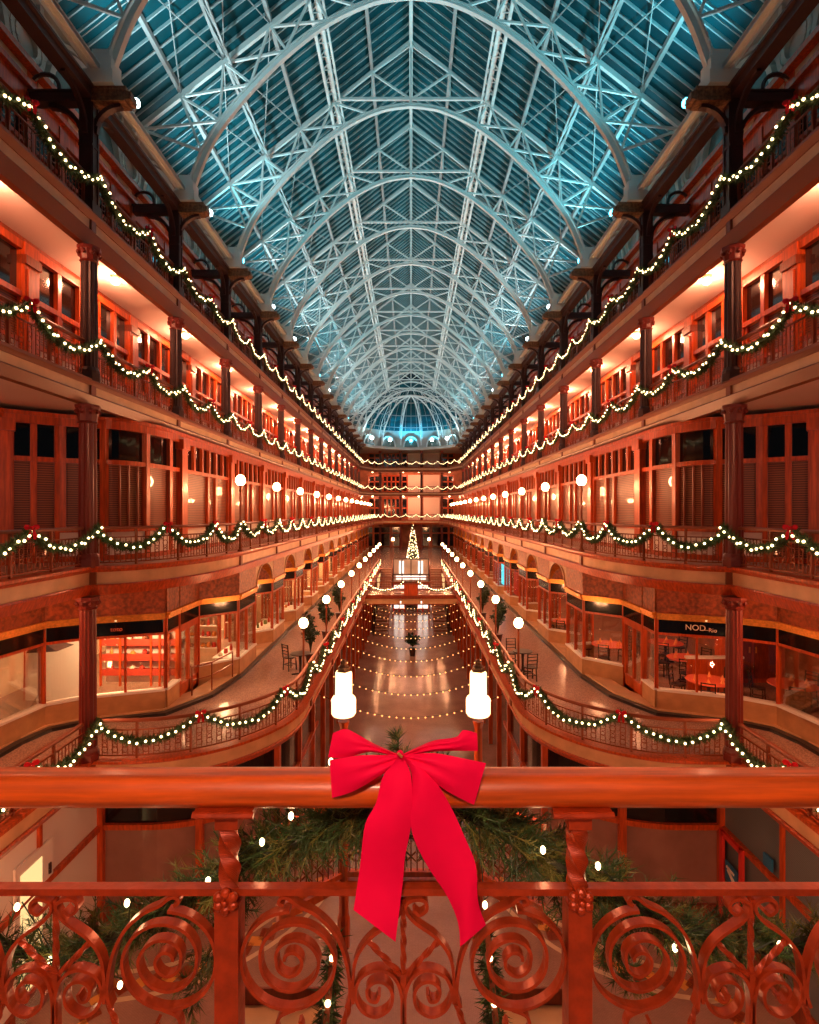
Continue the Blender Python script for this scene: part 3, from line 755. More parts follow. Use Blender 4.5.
for lv,(F,H,m) in {2:(F2,3.66,'colred'),3:(F3,3.05,'iron'),4:(F4,2.5,'iron'),1:(F1,3.7,'colred')}.items():
    p=column_proto(H,.17,M[m],M['colred'])
    place_cols(p,[(x,83.2,F,'slim column on the %s cross gallery at the far end, %s from the left'%(NAMES[lv],ORD[i])) for i,x in enumerate((-4.7,-1.6,1.6,4.7))],'','far end columns')

# ------------------------------------------------------------------ ground floor
gf=MB(); gf.box(-12.6,12.6,2,88,-.1,0); o=part('floor',gf,M['ground']); tag(o,'small tiled ground floor running down the middle of the hall','floor',kind='structure')
bo=MB(); di=MB(); dk=MB()
bp=[(x,y) for x,y in off(PATH1,.55) if 3<y<15]; bp2=[(x,y) for x,y in off(PATH1,1.25) if 3<y<15]
bo.sweep(bp,[(-.06,.004),(.06,.004),(.06,.006),(-.06,.006)]); bo.sweep(bp2,[(-.06,.004),(.06,.004),(.06,.006),(-.06,.006)])
mid=off(PATH1,.9)
for i,(x,y,dx,dy) in enumerate(resample(mid,.62)):
    if y<4 or y>15: continue
    d=Vector((dx,dy));nn=Vector((dy,-dx)); c=Vector((x,y))
    for m,s_,sh in ((di,.2,0),(dk,.26,.31)):
        cc=c+d*sh; m.add([(*(cc+d*s_),.007),(*(cc+nn*s_),.007),(*(cc-d*s_),.007),(*(cc-nn*s_),.007)],[(0,1,2,3)])
m1=bo.mesh('border_line',M['cream']);m2=di.mesh('border_diamond',goods[0]);m3=dk.mesh('border_tile',M['wood_d'])
for sx,sd in SIDES:
    t=structure('trim_mosaic','diamond mosaic border in the ground floor along the %s side'%sd,'mosaic',sx=sx)
    put('border_line',m1,t);put('border_diamond',m2,t);put('border_tile',m3,t)
# ground storefronts under the lower gallery
INS=[(-7.63,2),(-7.63,13.4),(-6.6,13.4)]+[(-6.6+3.15*math.sin(i*PI/28),16-2.6*math.cos(i*PI/28)) for i in range(1,15)]+[(-3.45,20),(-3.45,54)]
def ground_front(sx,sd):
    t=structure('window_ground','ground floor shop fronts under the lower gallery on the %s side'%sd,'shop front',sx=sx)
    fr=MB(); up=MB(); lo=MB(); pl=MB(); wp=MB()
    P=[(x,y) for x,y in INS if y<54]
    fr.sweep(P,[(-.12,2.28),(.06,2.28),(.08,2.42),(-.12,2.42)]); fr.sweep(P,[(-.12,3.7),(.08,3.7),(.08,3.86),(-.12,3.86)])
    pl.sweep(P,[(-.12,0),(.06,0),(.06,.45),(-.12,.45)])
    st=[(x,y) for x,y in P if y<=12.6]; cu=[(x,y) for x,y in P if y>=13.3 ]
    st=[(-7.63,2),(-7.63,13.3)]
    wp.sweep(st,[(-.12,.45),(-.02,.45),(-.02,3.7),(-.12,3.7)])
    up.sweep(cu,[(-.12,2.42),(-.02,2.42),(-.02,3.7),(-.12,3.7)]); lo.sweep(cu,[(-.12,.45),(-.02,.45),(-.02,2.28),(-.12,2.28)])
    for i,(x,y) in enumerate([(-7.63,8.6),(-7.63,11.2),(-7.6,13.38),(-5.27,13.64),(-3.68,15.03)]+[(-3.45,16.8+2.3*j) for j in range(16)]):
        fr.cbox(x,y,1.9,.09 if i in (0,1) else .17,.09 if i in (0,1) else .17,3.75)
    part('frame',fr,M['wood'],t); part('fascia_board',up,M['sign'],t); part('lower_pane',lo,M['shoplow'],t); part('plinth',pl,M['wood_d'],t); part('side_panel',wp,M['white_p'] if sx==1 else M['bluegrey'],t)
    return t
M['shoplow']=mat('ground_shop_glass',(.36,.18,.14),.2,noise=.35,scale=.8,coat=.3)
for sx,sd in SIDES: ground_front(sx,sd)
# left: lit doorway in the white panelled shop; right: post office style emblem and blue sign
t=structure('door_1','white door with a warm lit pane in the left ground floor shop','door',(-7.6,11.2,0))
m=MB(); m.box(-.02,.03,-.75,.35,0,3.2); m.box(.03,.05,.2,.28,2.45,2.6); part('leaf',m,M['white_p'],t); m=MB(); m.box(.03,.04,-.62,.0,.6,3.0); part('lit_pane',m,M['warmlit'],t)
m=MB(); m.box(.03,.06,.2,.26,2.5,2.72); part('handle',m,M['iron'],t)
t=thing('wall_sign','small square blue sign on the grey shutter, right ground floor shop','sign',(7.56,11.56,2.65))
m=MB(); m.box(-.02,.02,-.14,.14,-.13,.13); part('panel',m,M['blue'],t)
t=thing('shop_emblem','blue emblem board with a white swoosh inside a red frame, right ground floor','sign',(7.54,12.85,1.75))
m=MB(); m.box(-.02,.0,-.28,.22,-.45,.0); part('board',m,M['blue'],t)
m=MB(); m.bar((-.03,-.22,-.38),(-.03,.1,-.16),.02,.09); m.bar((-.03,-.15,-.14),(-.03,.15,-.12),.02,.05); part('swoosh',m,M['white_p'],t)
m=MB()
for y in (-.42,.36): m.box(-.05,.02,y-.06,y+.06,-1.7,.62)
m.box(-.05,.02,-.42,.36,.5,.62); part('frame',m,M['redlit'],t)
# ------------------------------------------------------------------ bridge across the lower gallery
t=structure('bridge','footbridge crossing between the lower galleries','bridge',(0,0,0))
m=MB(); m.box(-3.3,3.3,37,39.6,F1-.12,F1); part('deck',m,M['terrazzo'],t)
m=MB(); m.box(-3.3,3.3,36.86,37.05,F1-.2,F1+.05); m.box(-3.3,3.3,39.55,39.74,F1-.2,F1+.05); m.box(-3.3,3.3,36.9,37.1,F1-.62,F1-.55); part('moulding',m,M['wood_d'],t)
m=MB(); m.box(-3.3,-.75,36.95,37.1,F1-.55,F1-.2); m.box(-.65,.65,36.95,37.1,F1-.55,F1-.2); m.box(.75,3.3,36.95,37.1,F1-.55,F1-.2); part('marble_band',m,M['stone'],t)
m=MB(); m.box(-3.3,3.3,37.1,39.5,F1-.4,F1-.3); part('soffit',m,M['ceil'],t)
t=thing('bridge_railing','iron railing along both edges of the footbridge','railing',(0,37,F1))
m=MB(); l=MB()
for y in (.05,2.55):
    m.bar((-3.2,y,.9),(3.2,y,.9),.09,.06); m.bar((-3.2,y,.1),(3.2,y,.1),.04,.04)
    for i in range(55): l.bar((-3.2+6.4*i/54,y,.1),(-3.2+6.4*i/54,y,.88),.02,.02)
part('handrail',m,M['rail'],t); part('baluster',l,M['rail'],t)
t=thing('planter_box','brown wooden box at the middle of the footbridge railing','planter',(0,36.9,F1))
m=MB(); m.box(-.46,.46,-.08,.3,0,.78); part('box_front',m,M['wood'],t); m=MB(); m.box(-.52,.52,-.12,.34,.78,.86); part('rim',m,M['wood_d'],t)
m=MB()
for i in range(60):
    x=R.uniform(-.42,.42); m.bar((x,.1,.84),(x+R.uniform(-.12,.12),.1+R.uniform(-.1,.1),.84+R.uniform(.06,.16)),.02,.008)
part('greenery',m,M['needle'],t)
# ------------------------------------------------------------------ upper landing at the far end
t=structure('landing','raised landing floor joining the far ends of the lower gallery','landing')
m=MB(); m.box(-5.9,5.9,55,88,F1-.1,F1); part('deck',m,M['terrazzo'],t)
m=MB(); m.box(-3.3,3.3,54.9,55,F1-.5,F1); part('edge',m,M['wood'],t)
m=MB(); m.box(-3.4,-2.2,55.1,55.3,0,F1-.4); m.box(2.2,3.4,55.1,55.3,0,F1-.4); part('stair_wall_painted_glow',m,M['warmlit'],t)  # emissive wall faces stand in for amber light falling on them
t=thing('glass_screen','framed glass balustrade screen under the Christmas tree landing','screen',(0,54.8,F1))
m=MB()
for x in (-1.78,-.9,0,.9,1.78): m.box(x-.04,x+.04,-.05,.05,-1.35,.95)
for z in (-1.35,-.6,.95): m.box(-1.82,1.82,-.06,.06,z-.04,z+.04)
part('frame',m,M['iron'],t); m=MB(); m.box(-1.78,1.78,-.01,.01,-1.33,.93); part('pane',m,mat('reflection_painted_glass',(.86,.82,.76),.2,noise=.35,scale=.7),t)  # pale pane colour stands in for reflections in the glass
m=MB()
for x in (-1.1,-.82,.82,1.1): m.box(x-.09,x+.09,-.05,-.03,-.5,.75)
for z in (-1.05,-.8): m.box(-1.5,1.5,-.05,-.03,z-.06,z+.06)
part('painted_reflection',m,M['coldlit'],[o for o in bpy.data.objects if o.name=='glass_screen'][0])  # glowing white bars imitate reflections on the pane
t=structure('door_2','bright glazed entrance doors under the landing at ground level','door',(0,55.05,0))
fr=MB();gl=MB()
for x in (-1.7,-1.0,1.0,1.7):
    pass
for x0 in (-1.75,.65):
    gl.box(x0,x0+1.1,0,.04,.3,2.7)
    for i in range(3): fr.box(x0+.55*i-.05,x0+.55*i+.05,-.05,.05,0,2.9)
    for z in (.3,1.2,2.0,2.75): fr.box(x0,x0+1.1,-.05,.05,z-.05,z+.05)
part('frame',fr,M['redlit'],t); part('lit_pane',gl,M['coldlit'],t)
for sx,sd in SIDES:
    t=thing('staircase','stone steps rising to the far landing on the %s'%sd,'stairs',(sx*-2.45,44.5,0),group='far landing stairs',sx=sx)
    m=MB()
    for i in range(24): m.box(-.55,.55,i*.43,10.4,i*.183,(i+1)*.183)
    part('step',m,M['step'],t)
    m=MB(); m.bar((.6,0,.9),(.6,10.4,5.25),.07,.07)
    for i in range(12): m.bar((.6,i*.9,i*.38),(.6,i*.9,.9+i*.376),.03,.03)
    part('handrail',m,M['rail'],t)
# ------------------------------------------------------------------ landing stairs below the camera
t=thing('stair_landing_railing','lattice railing with newel posts on the stair landing below the bow','railing',(0,5.6,5.9))
m=MB(); l=MB()
pts=[(-1.25,-.5),(-.69,0),(.69,0),(1.25,-.5)]
for a,b in zip(pts,pts[1:]):
    for z,h in ((1.22,.06),(.46,.05),(.36,.08)):
        m=MB(); m.bar((a[0],a[1],z),(b[0],b[1],z),.06,h); part('rail',m,M['wood'],t)
    n=int((Vector(b)-Vector(a)).length/.06)
    for i in range(1,n):
        q=Vector(a).lerp(Vector(b),i/n); l.bar((q.x,q.y,.46),(q.x,q.y,1.2),.012,.012)
        for z in (.58,.78,.98): 
            if i%2: l.bar((q.x-.05,q.y,z),(q.x+.05,q.y,z+.1),.014,.014); l.bar((q.x+.05,q.y,z),(q.x-.05,q.y,z+.1),.014,.014)
part('lattice_panel',l,M['rail'],t)
for x in (-.69,.69):
    m=MB(); m.lathe([(.06,-.3),(.065,.0),(.05,.05),(.05,1.25),(.075,1.28),(.075,1.38),(.045,1.42),(.04,1.95),(.06,2.02)],(x,0,0),10); part('newel_post',m,M['wood'],t)
for sx,sd in SIDES:
    t=thing('stair_flight','narrow stone stair flight descending on the %s below the landing'%sd,'stairs',(sx*-1.05,5.2,5.4),group='near stair flights',sx=sx)
    m=MB()
    for i in range(10): m.box(-.55,.3,-.27*(i+1),-.27*i,-.19*(i+1)+.12,-.19*i+.16 if False else -.19*(i+1)+.17)
    part('step',m,M['stone'],t)
    m=MB()
    for i in range(10): m.box(-.55,.3,-.27*i-.02,-.27*i,-.19*(i+1)+.14,-.19*i+.14)
    part('riser',m,M['wood_d'],t)
    m=MB(); m.bar((.33,0,.7),(.33,-2.7,-1.2),.05,.06)
    for i in range(20): m.bar((.33,-.135*i,-.095*i-.05),(.33,-.135*i,.68-.095*i),.014,.014)
    part('handrail',m,M['rail'],t)
# ------------------------------------------------------------------ lamps and their light
WARM=(1,.37,.155); WARM2=(1,.40,.15)
PW=dict(l1=400,l2=540,l3=380,shopL=480,shopR=150,spot=900,lant=200,cam=780,ground=400)
def post_lamp(h, r, w):
    t=thing('lamp_post','x','lamp')
    m=MB(); m.lathe([(.10,0),(.10,.06),(.05,.12),(.035,.3),(.03,h-.35),(.045,h-.32),(.03,h-.28),(.03,h-.2),(.07,h-.17),(.07,h-.14)],(0,0,0),8); part('pole',m,M['rail'],t)
    m=MB(); m.ball((0,0,h),r,12,8,1.15); part('globe',m,M['globe'],t)
    m=MB(); m.lathe([(.03,h+r*1.1),(.05,h+r*1.13),(.01,h+r*1.35)],(0,0,0),6); part('finial',m,M['rail'],t)
    light('lamp_light','POINT',(0,0,h),w,WARM,t,radius=r*1.25)
    return t
def spread(proto, spots, group):
    for i,(loc,sx,lab) in enumerate(spots):
        if i==0: proto.location=loc; proto.scale=(sx,1,1); proto['label']=lab; proto['group']=group
        else: dup(proto,loc,lab,sx=sx)
spread(post_lamp(2.19,.145,PW['l1']),[((sx*-3.36,YK(k),F1),sx,'globe lamp post at the lower gallery railing, %s side, %s from near end'%(sd,ORD[k-2])) for sx,sd in SIDES for k in range(2,12)],'lower gallery lamp posts')
spread(post_lamp(2.25,.155,PW['l2']),[((sx*-5.33,YK(k),F2),sx,'globe lamp post at the second gallery railing, %s side, %s from near end'%(sd,ORD[k-2])) for sx,sd in SIDES for k in range(2,15)],'second gallery lamp posts')
t=thing('ceiling_light','x','ceiling light')
m=MB(); m.lathe([(.13,0),(.13,-.03),(.07,-.06)],(0,0,0),12); part('canopy',m,M['cream'],t)
m=MB(); m.ball((0,0,-.14),.12,12,8,.8); part('globe',m,M['globe'],t)
light('lamp_light','POINT',(0,0,-.2),PW['l3'],(1,.40,.21),t,radius=.15)
spread(t,[((sx*-8.0,YK(k)+2.3,F4-.40),sx,'round ceiling light over the third gallery, %s side, %s from near end'%(sd,ORD[k])) for sx,sd in SIDES for k in range(0,15)],'third gallery ceiling lights')
for x,lab in ((-6,'left'),(-1.2,'middle left'),(1.2,'middle right'),(6,'right')):
    for F,nm in ((F4-.40,'third'),(F3-.40,'second')):
        dup(t,(x,85.3,F),'round ceiling light over the %s cross gallery at the far end, %s'%(nm,lab),group='far end ceiling lights')
for sx,sd in SIDES:  # lamps added out of view to brighten the dark near corner
    dup(t,(sx*-8.5,7.4,F3-.42),'added unseen ceiling light over the second gallery before the corner column, %s side'%sd,sx=sx)
# near gallery over the camera: unseen lamp added to light the bow and the handrail
t=thing('ceiling_light','added unseen ceiling light over the near cross gallery behind the viewer','ceiling light',(-.3,-1.5,E+1.75))
m=MB(); m.lathe([(.13,0),(.13,-.03),(.07,-.06)],(0,0,0),12); part('canopy',m,M['cream'],t)
m=MB(); m.ball((0,0,-.14),.12,12,8,.8); part('globe',m,M['globe'],t)
light('lamp_light','POINT',(0,0,-.2),PW['cam'],(1,.60,.42),t,radius=.15)
m=MB(); m.box(-7.3,7.3,-3,1.5,E+1.75,E+1.85); o=part('ceiling',m,M['ceil']); tag(o,'plaster soffit over the near cross gallery','ceiling',kind='structure')
m=MB(); m.box(-7.3,7.3,-3,1.52,E-2.0,E-1.86); o=part('floor',m,M['terrazzo']); tag(o,'walkway floor of the near cross gallery','floor',kind='structure')
# roof uplights
def uplight(m_lens,col,w):
    t=thing('spotlight','x','spotlight')
    m=MB(); m.tube([(0,0,.12),(.1,0,.3)],.09,8); m.bar((0,0,0),(0,0,.14),.05,.05); part('housing',m,M['greyroof'],t)
    m=MB(); m.ball((.12,0,.33),.12,8,6); part('lens',m,m_lens,t)
    l=light('uplight','SPOT',(.3,0,.5),w,col,t,radius=.12,spot_size=math.radians(140),spot_blend=1.0)
    l.rotation_euler=(0,math.radians(180+22),0)
    return t
pd=None
pw=uplight(M['spotw'],(.62,.93,1),PW['spot']); pc=uplight(M['spotc'],(.20,.85,1),PW['spot'])
sw=[];sc_=[]
for sx,sd in SIDES:
    for k in range(0,15):
        (sc_ if (k%4==3 or (sx<0 and k in (1,2))) else sw).append(((sx*-7.12,YK(k)+.9+(k%3)*.5,20.12),sx,'roof uplight on the plate beam, %s side, %s from the near end'%(sd,ORD[k])))
spread(pw,sw,'roof uplights'); spread(pc,sc_,'roof uplights')
for i,x in enumerate((-5.6,-3.1,0,3.1,5.2)):
    y=YA+math.sqrt(max(0,46-x*x))*1.0
    p_=uplight(M['spotc'] if i==2 else M['spotw'],(.03,.62,1) if i in (1,2,3) else (.5,.92,1),PW['spot']*(3.4 if i==2 else 1.1)); p_.location=(x,y-.5,19.9); p_.rotation_euler=(0,0,-PI/2)
    tag(p_,'bright uplight at the foot of the far half dome, %s from the left'%ORD[i],group='dome uplights')
    for q in kids(p_):
        if q.type=='MESH' and q.name.startswith('lens'): q.data.transform(Matrix.Translation((.1,0,.1))@Matrix.Scale(2.2,4))
        if q.type=='LIGHT': q.rotation_euler=(0,math.radians(180-8),0)
lp=post_lamp(2.86,.15,PW['l1'])
spread(lp,[((sx*-1.85,56.2,F1),sx,'globe lamp post flanking the Christmas tree landing, %s one'%sd) for sx,sd in SIDES],'landing lamp posts')
# stone shelf that carries the dome uplights
m=MB(); m.plate([(-7.6,YA+1),(-5.6,YA+4.6),(-3,YA+6.9),(0,YA+7.6),(3,YA+6.9),(5.6,YA+4.6),(7.6,YA+1),(9,YA+1),(9,88),(-9,88),(-9,YA+1)],19.5,19.9); o=part('ceiling',m,M['clere']); tag(o,'ledge at the foot of the far half dome','ledge',kind='structure')
# shop light
for sx,sd in SIDES:
    for k in range(1,10):
        l=thing('ceiling_panel_light','flush ceiling panel light in the %s side shops, %s from near end'%(sd,ORD[k-1]),'ceiling light',(sx*-8.3,YK(k)+2.7,F1+2.70),group='shop ceiling lights')
        m=MB(); m.cbox(0,0,-.02,.5,.5,.04); part('diffuser',m,M['warmlit'],l)
        light('lamp_light','POINT',(0,0,-.25),PW['shopL'] if sx==1 else PW['shopR'],(1,.60,.30) if sx==1 else (1,.42,.2),l,radius=.2)
# unseen lamps added under the near galleries to brighten the lower floors
for sx,sd in SIDES:
    for y in (6.5,10.5):
        l=thing('ceiling_light','added unseen ceiling light under the near end of the lower gallery, %s side, %s'%(sd,'nearer one' if y<8 else 'farther one'),'ceiling light',(sx*-6.6 if y<8 else sx*-9.2,y,F1-.42 if y<8 else F2-.4),group='added near gallery ceiling lights')
        m=MB(); m.lathe([(.2,0),(.18,-.05),(.1,-.08)],(0,0,0),12); part('diffuser',m,M['warmlit'],l)
        light('lamp_light','POINT',(0,0,-.2),PW['ground'],WARM,l,radius=.15)
# stair lanterns
def lantern():
    t=thing('lantern','x','lantern')
    m=MB(); m.lathe([(.05,0),(.09,.02),(.12,.03)],(0,0,0),14); part('base',m,M['rail'],t)
    m=MB(); m.lathe([(.11,.03),(.125,.05),(.126,.19),(.112,.215),(.088,.22)],(0,0,0),18); part('lower_glass',m,M['lantern'],t)
    m=MB(); m.lathe([(.084,.22),(.087,.24),(.085,.46),(.074,.48)],(0,0,0),18); part('upper_glass',m,M['lantern'],t)
    m=MB(); m.lathe([(.08,.48),(.06,.50),(.07,.52),(.03,.55),(.04,.575),(.01,.60)],(0,0,0),10,.2); part('cap',m,M['giltcap'],t)
    light('lamp_light','POINT',(0,0,.3),PW['lant'],WARM,t,radius=.2)
    return t
lt=lantern(); lt.location=(-.69,5.6,7.95); lt['label']='tall white glowing stair lantern left of the big red bow'
dup(lt,(.69,5.6,7.95),'tall white glowing stair lantern right of the big red bow')

# ------------------------------------------------------------------ garlands
def needles(m, path, n, ln, rad, seed, wid=.012):
    r=random.Random(seed); P=[Vector(p) for p in path]
    for _ in range(n):
        i=r.randrange(len(P)-1); c=P[i].lerp(P[i+1],r.random()); t=(P[i+1]-P[i]).normalized()
        v=Vector((r.gauss(0,1),r.gauss(0,1),r.gauss(0,1)))
        if v.length<1e-3: continue
        v.normalize(); d=(v-t*v.dot(t)*.3+t*.25).normalized(); s=c+d*rad*r.random()*.6
        e=s+d*ln*r.uniform(.6,1.15); a=d.orthogonal().normalized()
        a=(Matrix.Rotation(r.uniform(0,2*PI),3,d)@a)*wid/2
        m.add([tuple(s-a),tuple(s+a),tuple(e)],[(0,1,2)])
def swag(p,q,sag,n=10):
    p=Vector(p);q=Vector(q)
    return [tuple(p.lerp(q,i/n)-Vector((0,0,sag*4*(i/n)*(1-i/n)))) for i in range(n+1)]
def core(m,path,r,seed):
    rr=random.Random(seed); m.tube(path,[r*rr.uniform(.8,1.2) for _ in path],7)
def bulbs_on(path, step, r, out, seed):
    rr=random.Random(seed); P=[Vector(p) for p in path]; pts=[]; acc=0
    for a,b in zip(P,P[1:]):
        L=(b-a).length; 
        while acc<L:
            c=a.lerp(b,acc/L); pts.append((c.x+out[0]*(.07+rr.uniform(-.02,.03)),c.y+out[1]*(.07+rr.uniform(-.02,.03))+rr.uniform(-.02,.02),c.z+rr.uniform(-.03,.06))); acc+=step
        acc-=L
    return pts
BALL=MB(); BALL.ball((0,0,0),.027,8,6); BALL=BALL.mesh('bulb',M['bulb'],True)
def garland(path, n, out, seed, single, loc=(0,0,0), br=.03, rad=.085):
    """path in local coordinates"""
    t=thing('garland','x','garland',loc,group='lit pine garlands on the gallery railings')
    c=MB(); core(c,path,rad*.62,seed); needles(c,path,int(n*1.5),.14,rad,seed,.022); part('pine_branch',c,M['needle'],t)
    w=MB(); pts=bulbs_on(path,.17,br,out,seed)
    w.tube([(p[0]-out[0]*.02,p[1]-out[1]*.02,p[2]) for p in pts],.006,3)
    if single:
        s=part('light_string',w,M['wire'],t)
        for p in pts: put('bulb',BALL,s,p)
    else:
        for p in pts: w.ball(p,br,6,4)
        part('light_string',w,M['bulb'],t)
    return t
def bowmesh():
    t=thing('ribbon_bow','x','bow')
    for s in (1,-1):
        m=MB()
        # a loop: front and back sheet
        o=[(0,.02),(.07,.09),(.16,.10),(.20,.03),(.15,-.05),(.06,-.04)]
        f=[(-.045,y*s,z) for y,z in o]; b=[(.035,y*s*.9,z*.9) for y,z in o]
        c1=(-.07,s*.10,.02);c2=(.05,s*.10,.02)
        m.add(f+[c1],[(i,(i+1)%6,6) for i in range(6)]); m.add(b+[c2],[(i,(i+1)%6,6) for i in range(6)]); m.add(f+b,[(i,(i+1)%6,6+(i+1)%6,6+i) for i in range(6)])
        part('loop',m,M['bow'],t)
        m=MB(); m.add([(-.05,0,0),(-.05,s*.06,-.02),(-.06,s*.12,-.2),(-.045,s*.10,-.34),(-.055,s*.03,-.30),(-.05,s*.02,-.15)],[(0,1,2,5),(5,2,3,4)])
        m.add([(-.035,0,0),(-.035,s*.06,-.02),(-.045,s*.12,-.2),(-.03,s*.10,-.34),(-.04,s*.03,-.30),(-.035,s*.02,-.15)],[(0,1,2,5),(5,2,3,4)]); part('tail',m,M['bow'],t)
    m=MB(); m.ball((-.04,0,0.01),.045,8,6); part('knot',m,M['bow'],t)
    for o in kids(t):
        o.data.transform(Matrix.Scale(.66,4))
    return t
bow0=bowmesh(); bow_n=[0]
def bow_at(x,y,z,lab,rz=PI):
    if bow_n[0]==0: bow0.location=(x,y,z); bow0.rotation_euler=(0,0,rz); bow0['label']=lab; bow0['group']='red ribbon bows on the gallery garlands'; r=bow0
    else: r=dup(bow0,(x,y,z),lab,rz=rz)
    bow_n[0]+=1
def bay_path(amp=.42):
    a=swag((0,0,0),(0,S/2,-.02),amp,10); b=swag((0,S/2,-.02),(0,S,0),amp,10)
    return a+b[1:]
XG={1:-3.08,2:-5.28,3:-7.13,4:-7.13}
gp={True:[garland(bay_path(),2200,(1,0),31,True),garland(bay_path(.46),2200,(1,0),32,True)],False:[garland(bay_path(),420,(1,0),33,False,br=.023),garland(bay_path(.46),420,(1,0),34,False,br=.023)]}
used=set()
def place_g(near,var,x,y,z,sx,lab):
    p=gp[near][var]
    if p.name not in used:
        used.add(p.name); p.location=(x,y,z); p.scale=(sx,1,1); p['label']=lab
    else: dup(p,(x,y,z),lab,sx=sx)
for lv in (4,3,2,1):
    F=SPEC[lv][0]; z=F+RAILH+.02-(.1 if lv==4 else 0)
    for sx,sd in SIDES:
        for k in range(1 if lv>2 else 2, 16 if lv>1 else 11):
            if lv<3 and k<2: continue
            if lv==1 and YK(k)>52: continue
            place_g(k<3,(k+lv)%2,sx*XG[lv],YK(k),z,sx,'lit garland on the %s gallery rail, %s side, %s bay beyond corner column'%(NAMES[lv],sd,ORD[k-1]))
        place_g(True,lv%2,sx*(XG[3]),YK(0),z,sx,'lit garland on the %s gallery rail, %s side, before corner column'%(NAMES[lv],sd))
        # bows half way along each bay
        for k in range(0,9 if lv>1 else 8):
            if lv<3 and k==1: continue
            xb=(XG[3] if (lv>2 or k==0) else XG[lv])
            bow_at(sx*(xb+.06),YK(k)+S/2,z+.04,'small red bow on the %s gallery garland, %s side, %s bay from near end'%(NAMES[lv],sd,ORD[k]),rz=(PI*.78 if sx>0 else PI*.22))
        if lv<3:
            # the curved stretch behind the corner column
            P=[q for q in off(SPEC[lv][1],.07) if q[1]>12.3 and q[1]<17.2]
            if lv==1: P+= [(-3.13,17.07)]
            rs=resample(P,.1); n=len(rs)-1
            for j in range(3):
                i0,i1=n*j//3,n*(j+1)//3
                pts=[]
                for i in range(i0,i1+1):
                    u=(i-i0)/(i1-i0); pts.append((sx*rs[i][0],rs[i][1],z-.48*4*u*(1-u)))
                o=pts[0]; t_=rs[(i0+i1)//2]
                loc=(pts[0][0],pts[0][1],z)
                g=garland([(p_[0]-loc[0],p_[1]-loc[1],p_[2]-loc[2]) for p_ in pts],1400,(sx*t_[3],-t_[2]),50+j,True,loc)
                tag(g,'garland swag on the curve of the %s gallery rail, %s side, %s from column'%(NAMES[lv],sd,ORD[j]))
                if j<2:
                    q=rs[i1]; ang=math.atan2(-q[2],sx*q[3])
                    bow_at(sx*(q[0]+q[3]*.06),q[1]-q[2]*.06,z+.04,'small red bow on the %s gallery curve, %s side, %s from the corner column'%(NAMES[lv],sd,ORD[j]),rz=ang+PI)
# far cross galleries and bridge
def cross_g(y,z,x0,x1,n,lab,single=False,amp=.42):
    for i in range(n):
        a=x0+(x1-x0)*i/n; b=x0+(x1-x0)*(i+1)/n
        pts=swag((0,0,0),(b-a,0,0),amp,8)
        g=garland(pts,200,(0,-1),70+i,single,(a,y,z),br=.035); tag(g,lab%ORD[i])
for lv in (2,3,4): cross_g(82.85,SPEC[lv][0]+RAILH,-5.6,5.6,7,'garland swag along the '+NAMES[lv]+' cross gallery at far end, %s from left')
for lv in (2,3,4):
    for sx,sd in SIDES:
        a=(-5.3 if lv==2 else -7.2,77.5); b=(-4.4 if lv==2 else -5.6,82.8)
        m_=[(0,0,0),((a[0]+b[0])/2-a[0],2.65,0),(b[0]-a[0],5.3,0)]
        pts=swag(m_[0],m_[1],.42,8)+swag(m_[1],m_[2],.42,8)[1:]
        g=garland(pts,260,(1,0),66,False,(sx*a[0],a[1],SPEC[lv][0]+RAILH)); g.scale=(sx,1,1); tag(g,'garland at the far turn of the %s gallery rail, %s side'%(NAMES[lv],sd))
cross_g(36.9,F1+.95,-3.1,-.5,1,'lit garland swag on the footbridge rail left of the wooden box, %s',False,.6)
cross_g(36.9,F1+.95,.5,3.1,1,'lit garland swag on the footbridge rail right of the wooden box, %s',False,.6)
# stair garlands below the landing
for sx,sd in SIDES:
    pts=[(0,-.27*i,.62-.19*i+.05*math.sin(i*1.3)) for i in range(11)]
    g=garland(pts,1500,(0,-1),90,True,(sx*-.72,5.2,5.4)); tag(g,'lit garland winding down the near stair rail on the %s'%sd); g['group']='stair garlands'

# ------------------------------------------------------------------ light strings across the hall
def hang_string():
    t=thing('string_lights','x','string lights')
    pts=[]; n=26
    for i in range(n+1):
        u=i/n*2-1; pts.append((3.15*u,0,-.82*(1-u*u)))
    m=MB(); m.tube(pts,.008,4); part('cable',m,M['wire'],t)
    b=MB(); b.ball((0,0,-.03),.026,8,6); me=b.mesh('bulb',M['bulb2'])
    for p in pts: put('bulb',me,t,p)
    return t
spread(hang_string(),[((0,18.3+2.3*i,4.0),1,'string of small bulbs sagging across the hall, %s from the near end'%ORD[i]) for i in range(12)],'bulb strings across the hall')

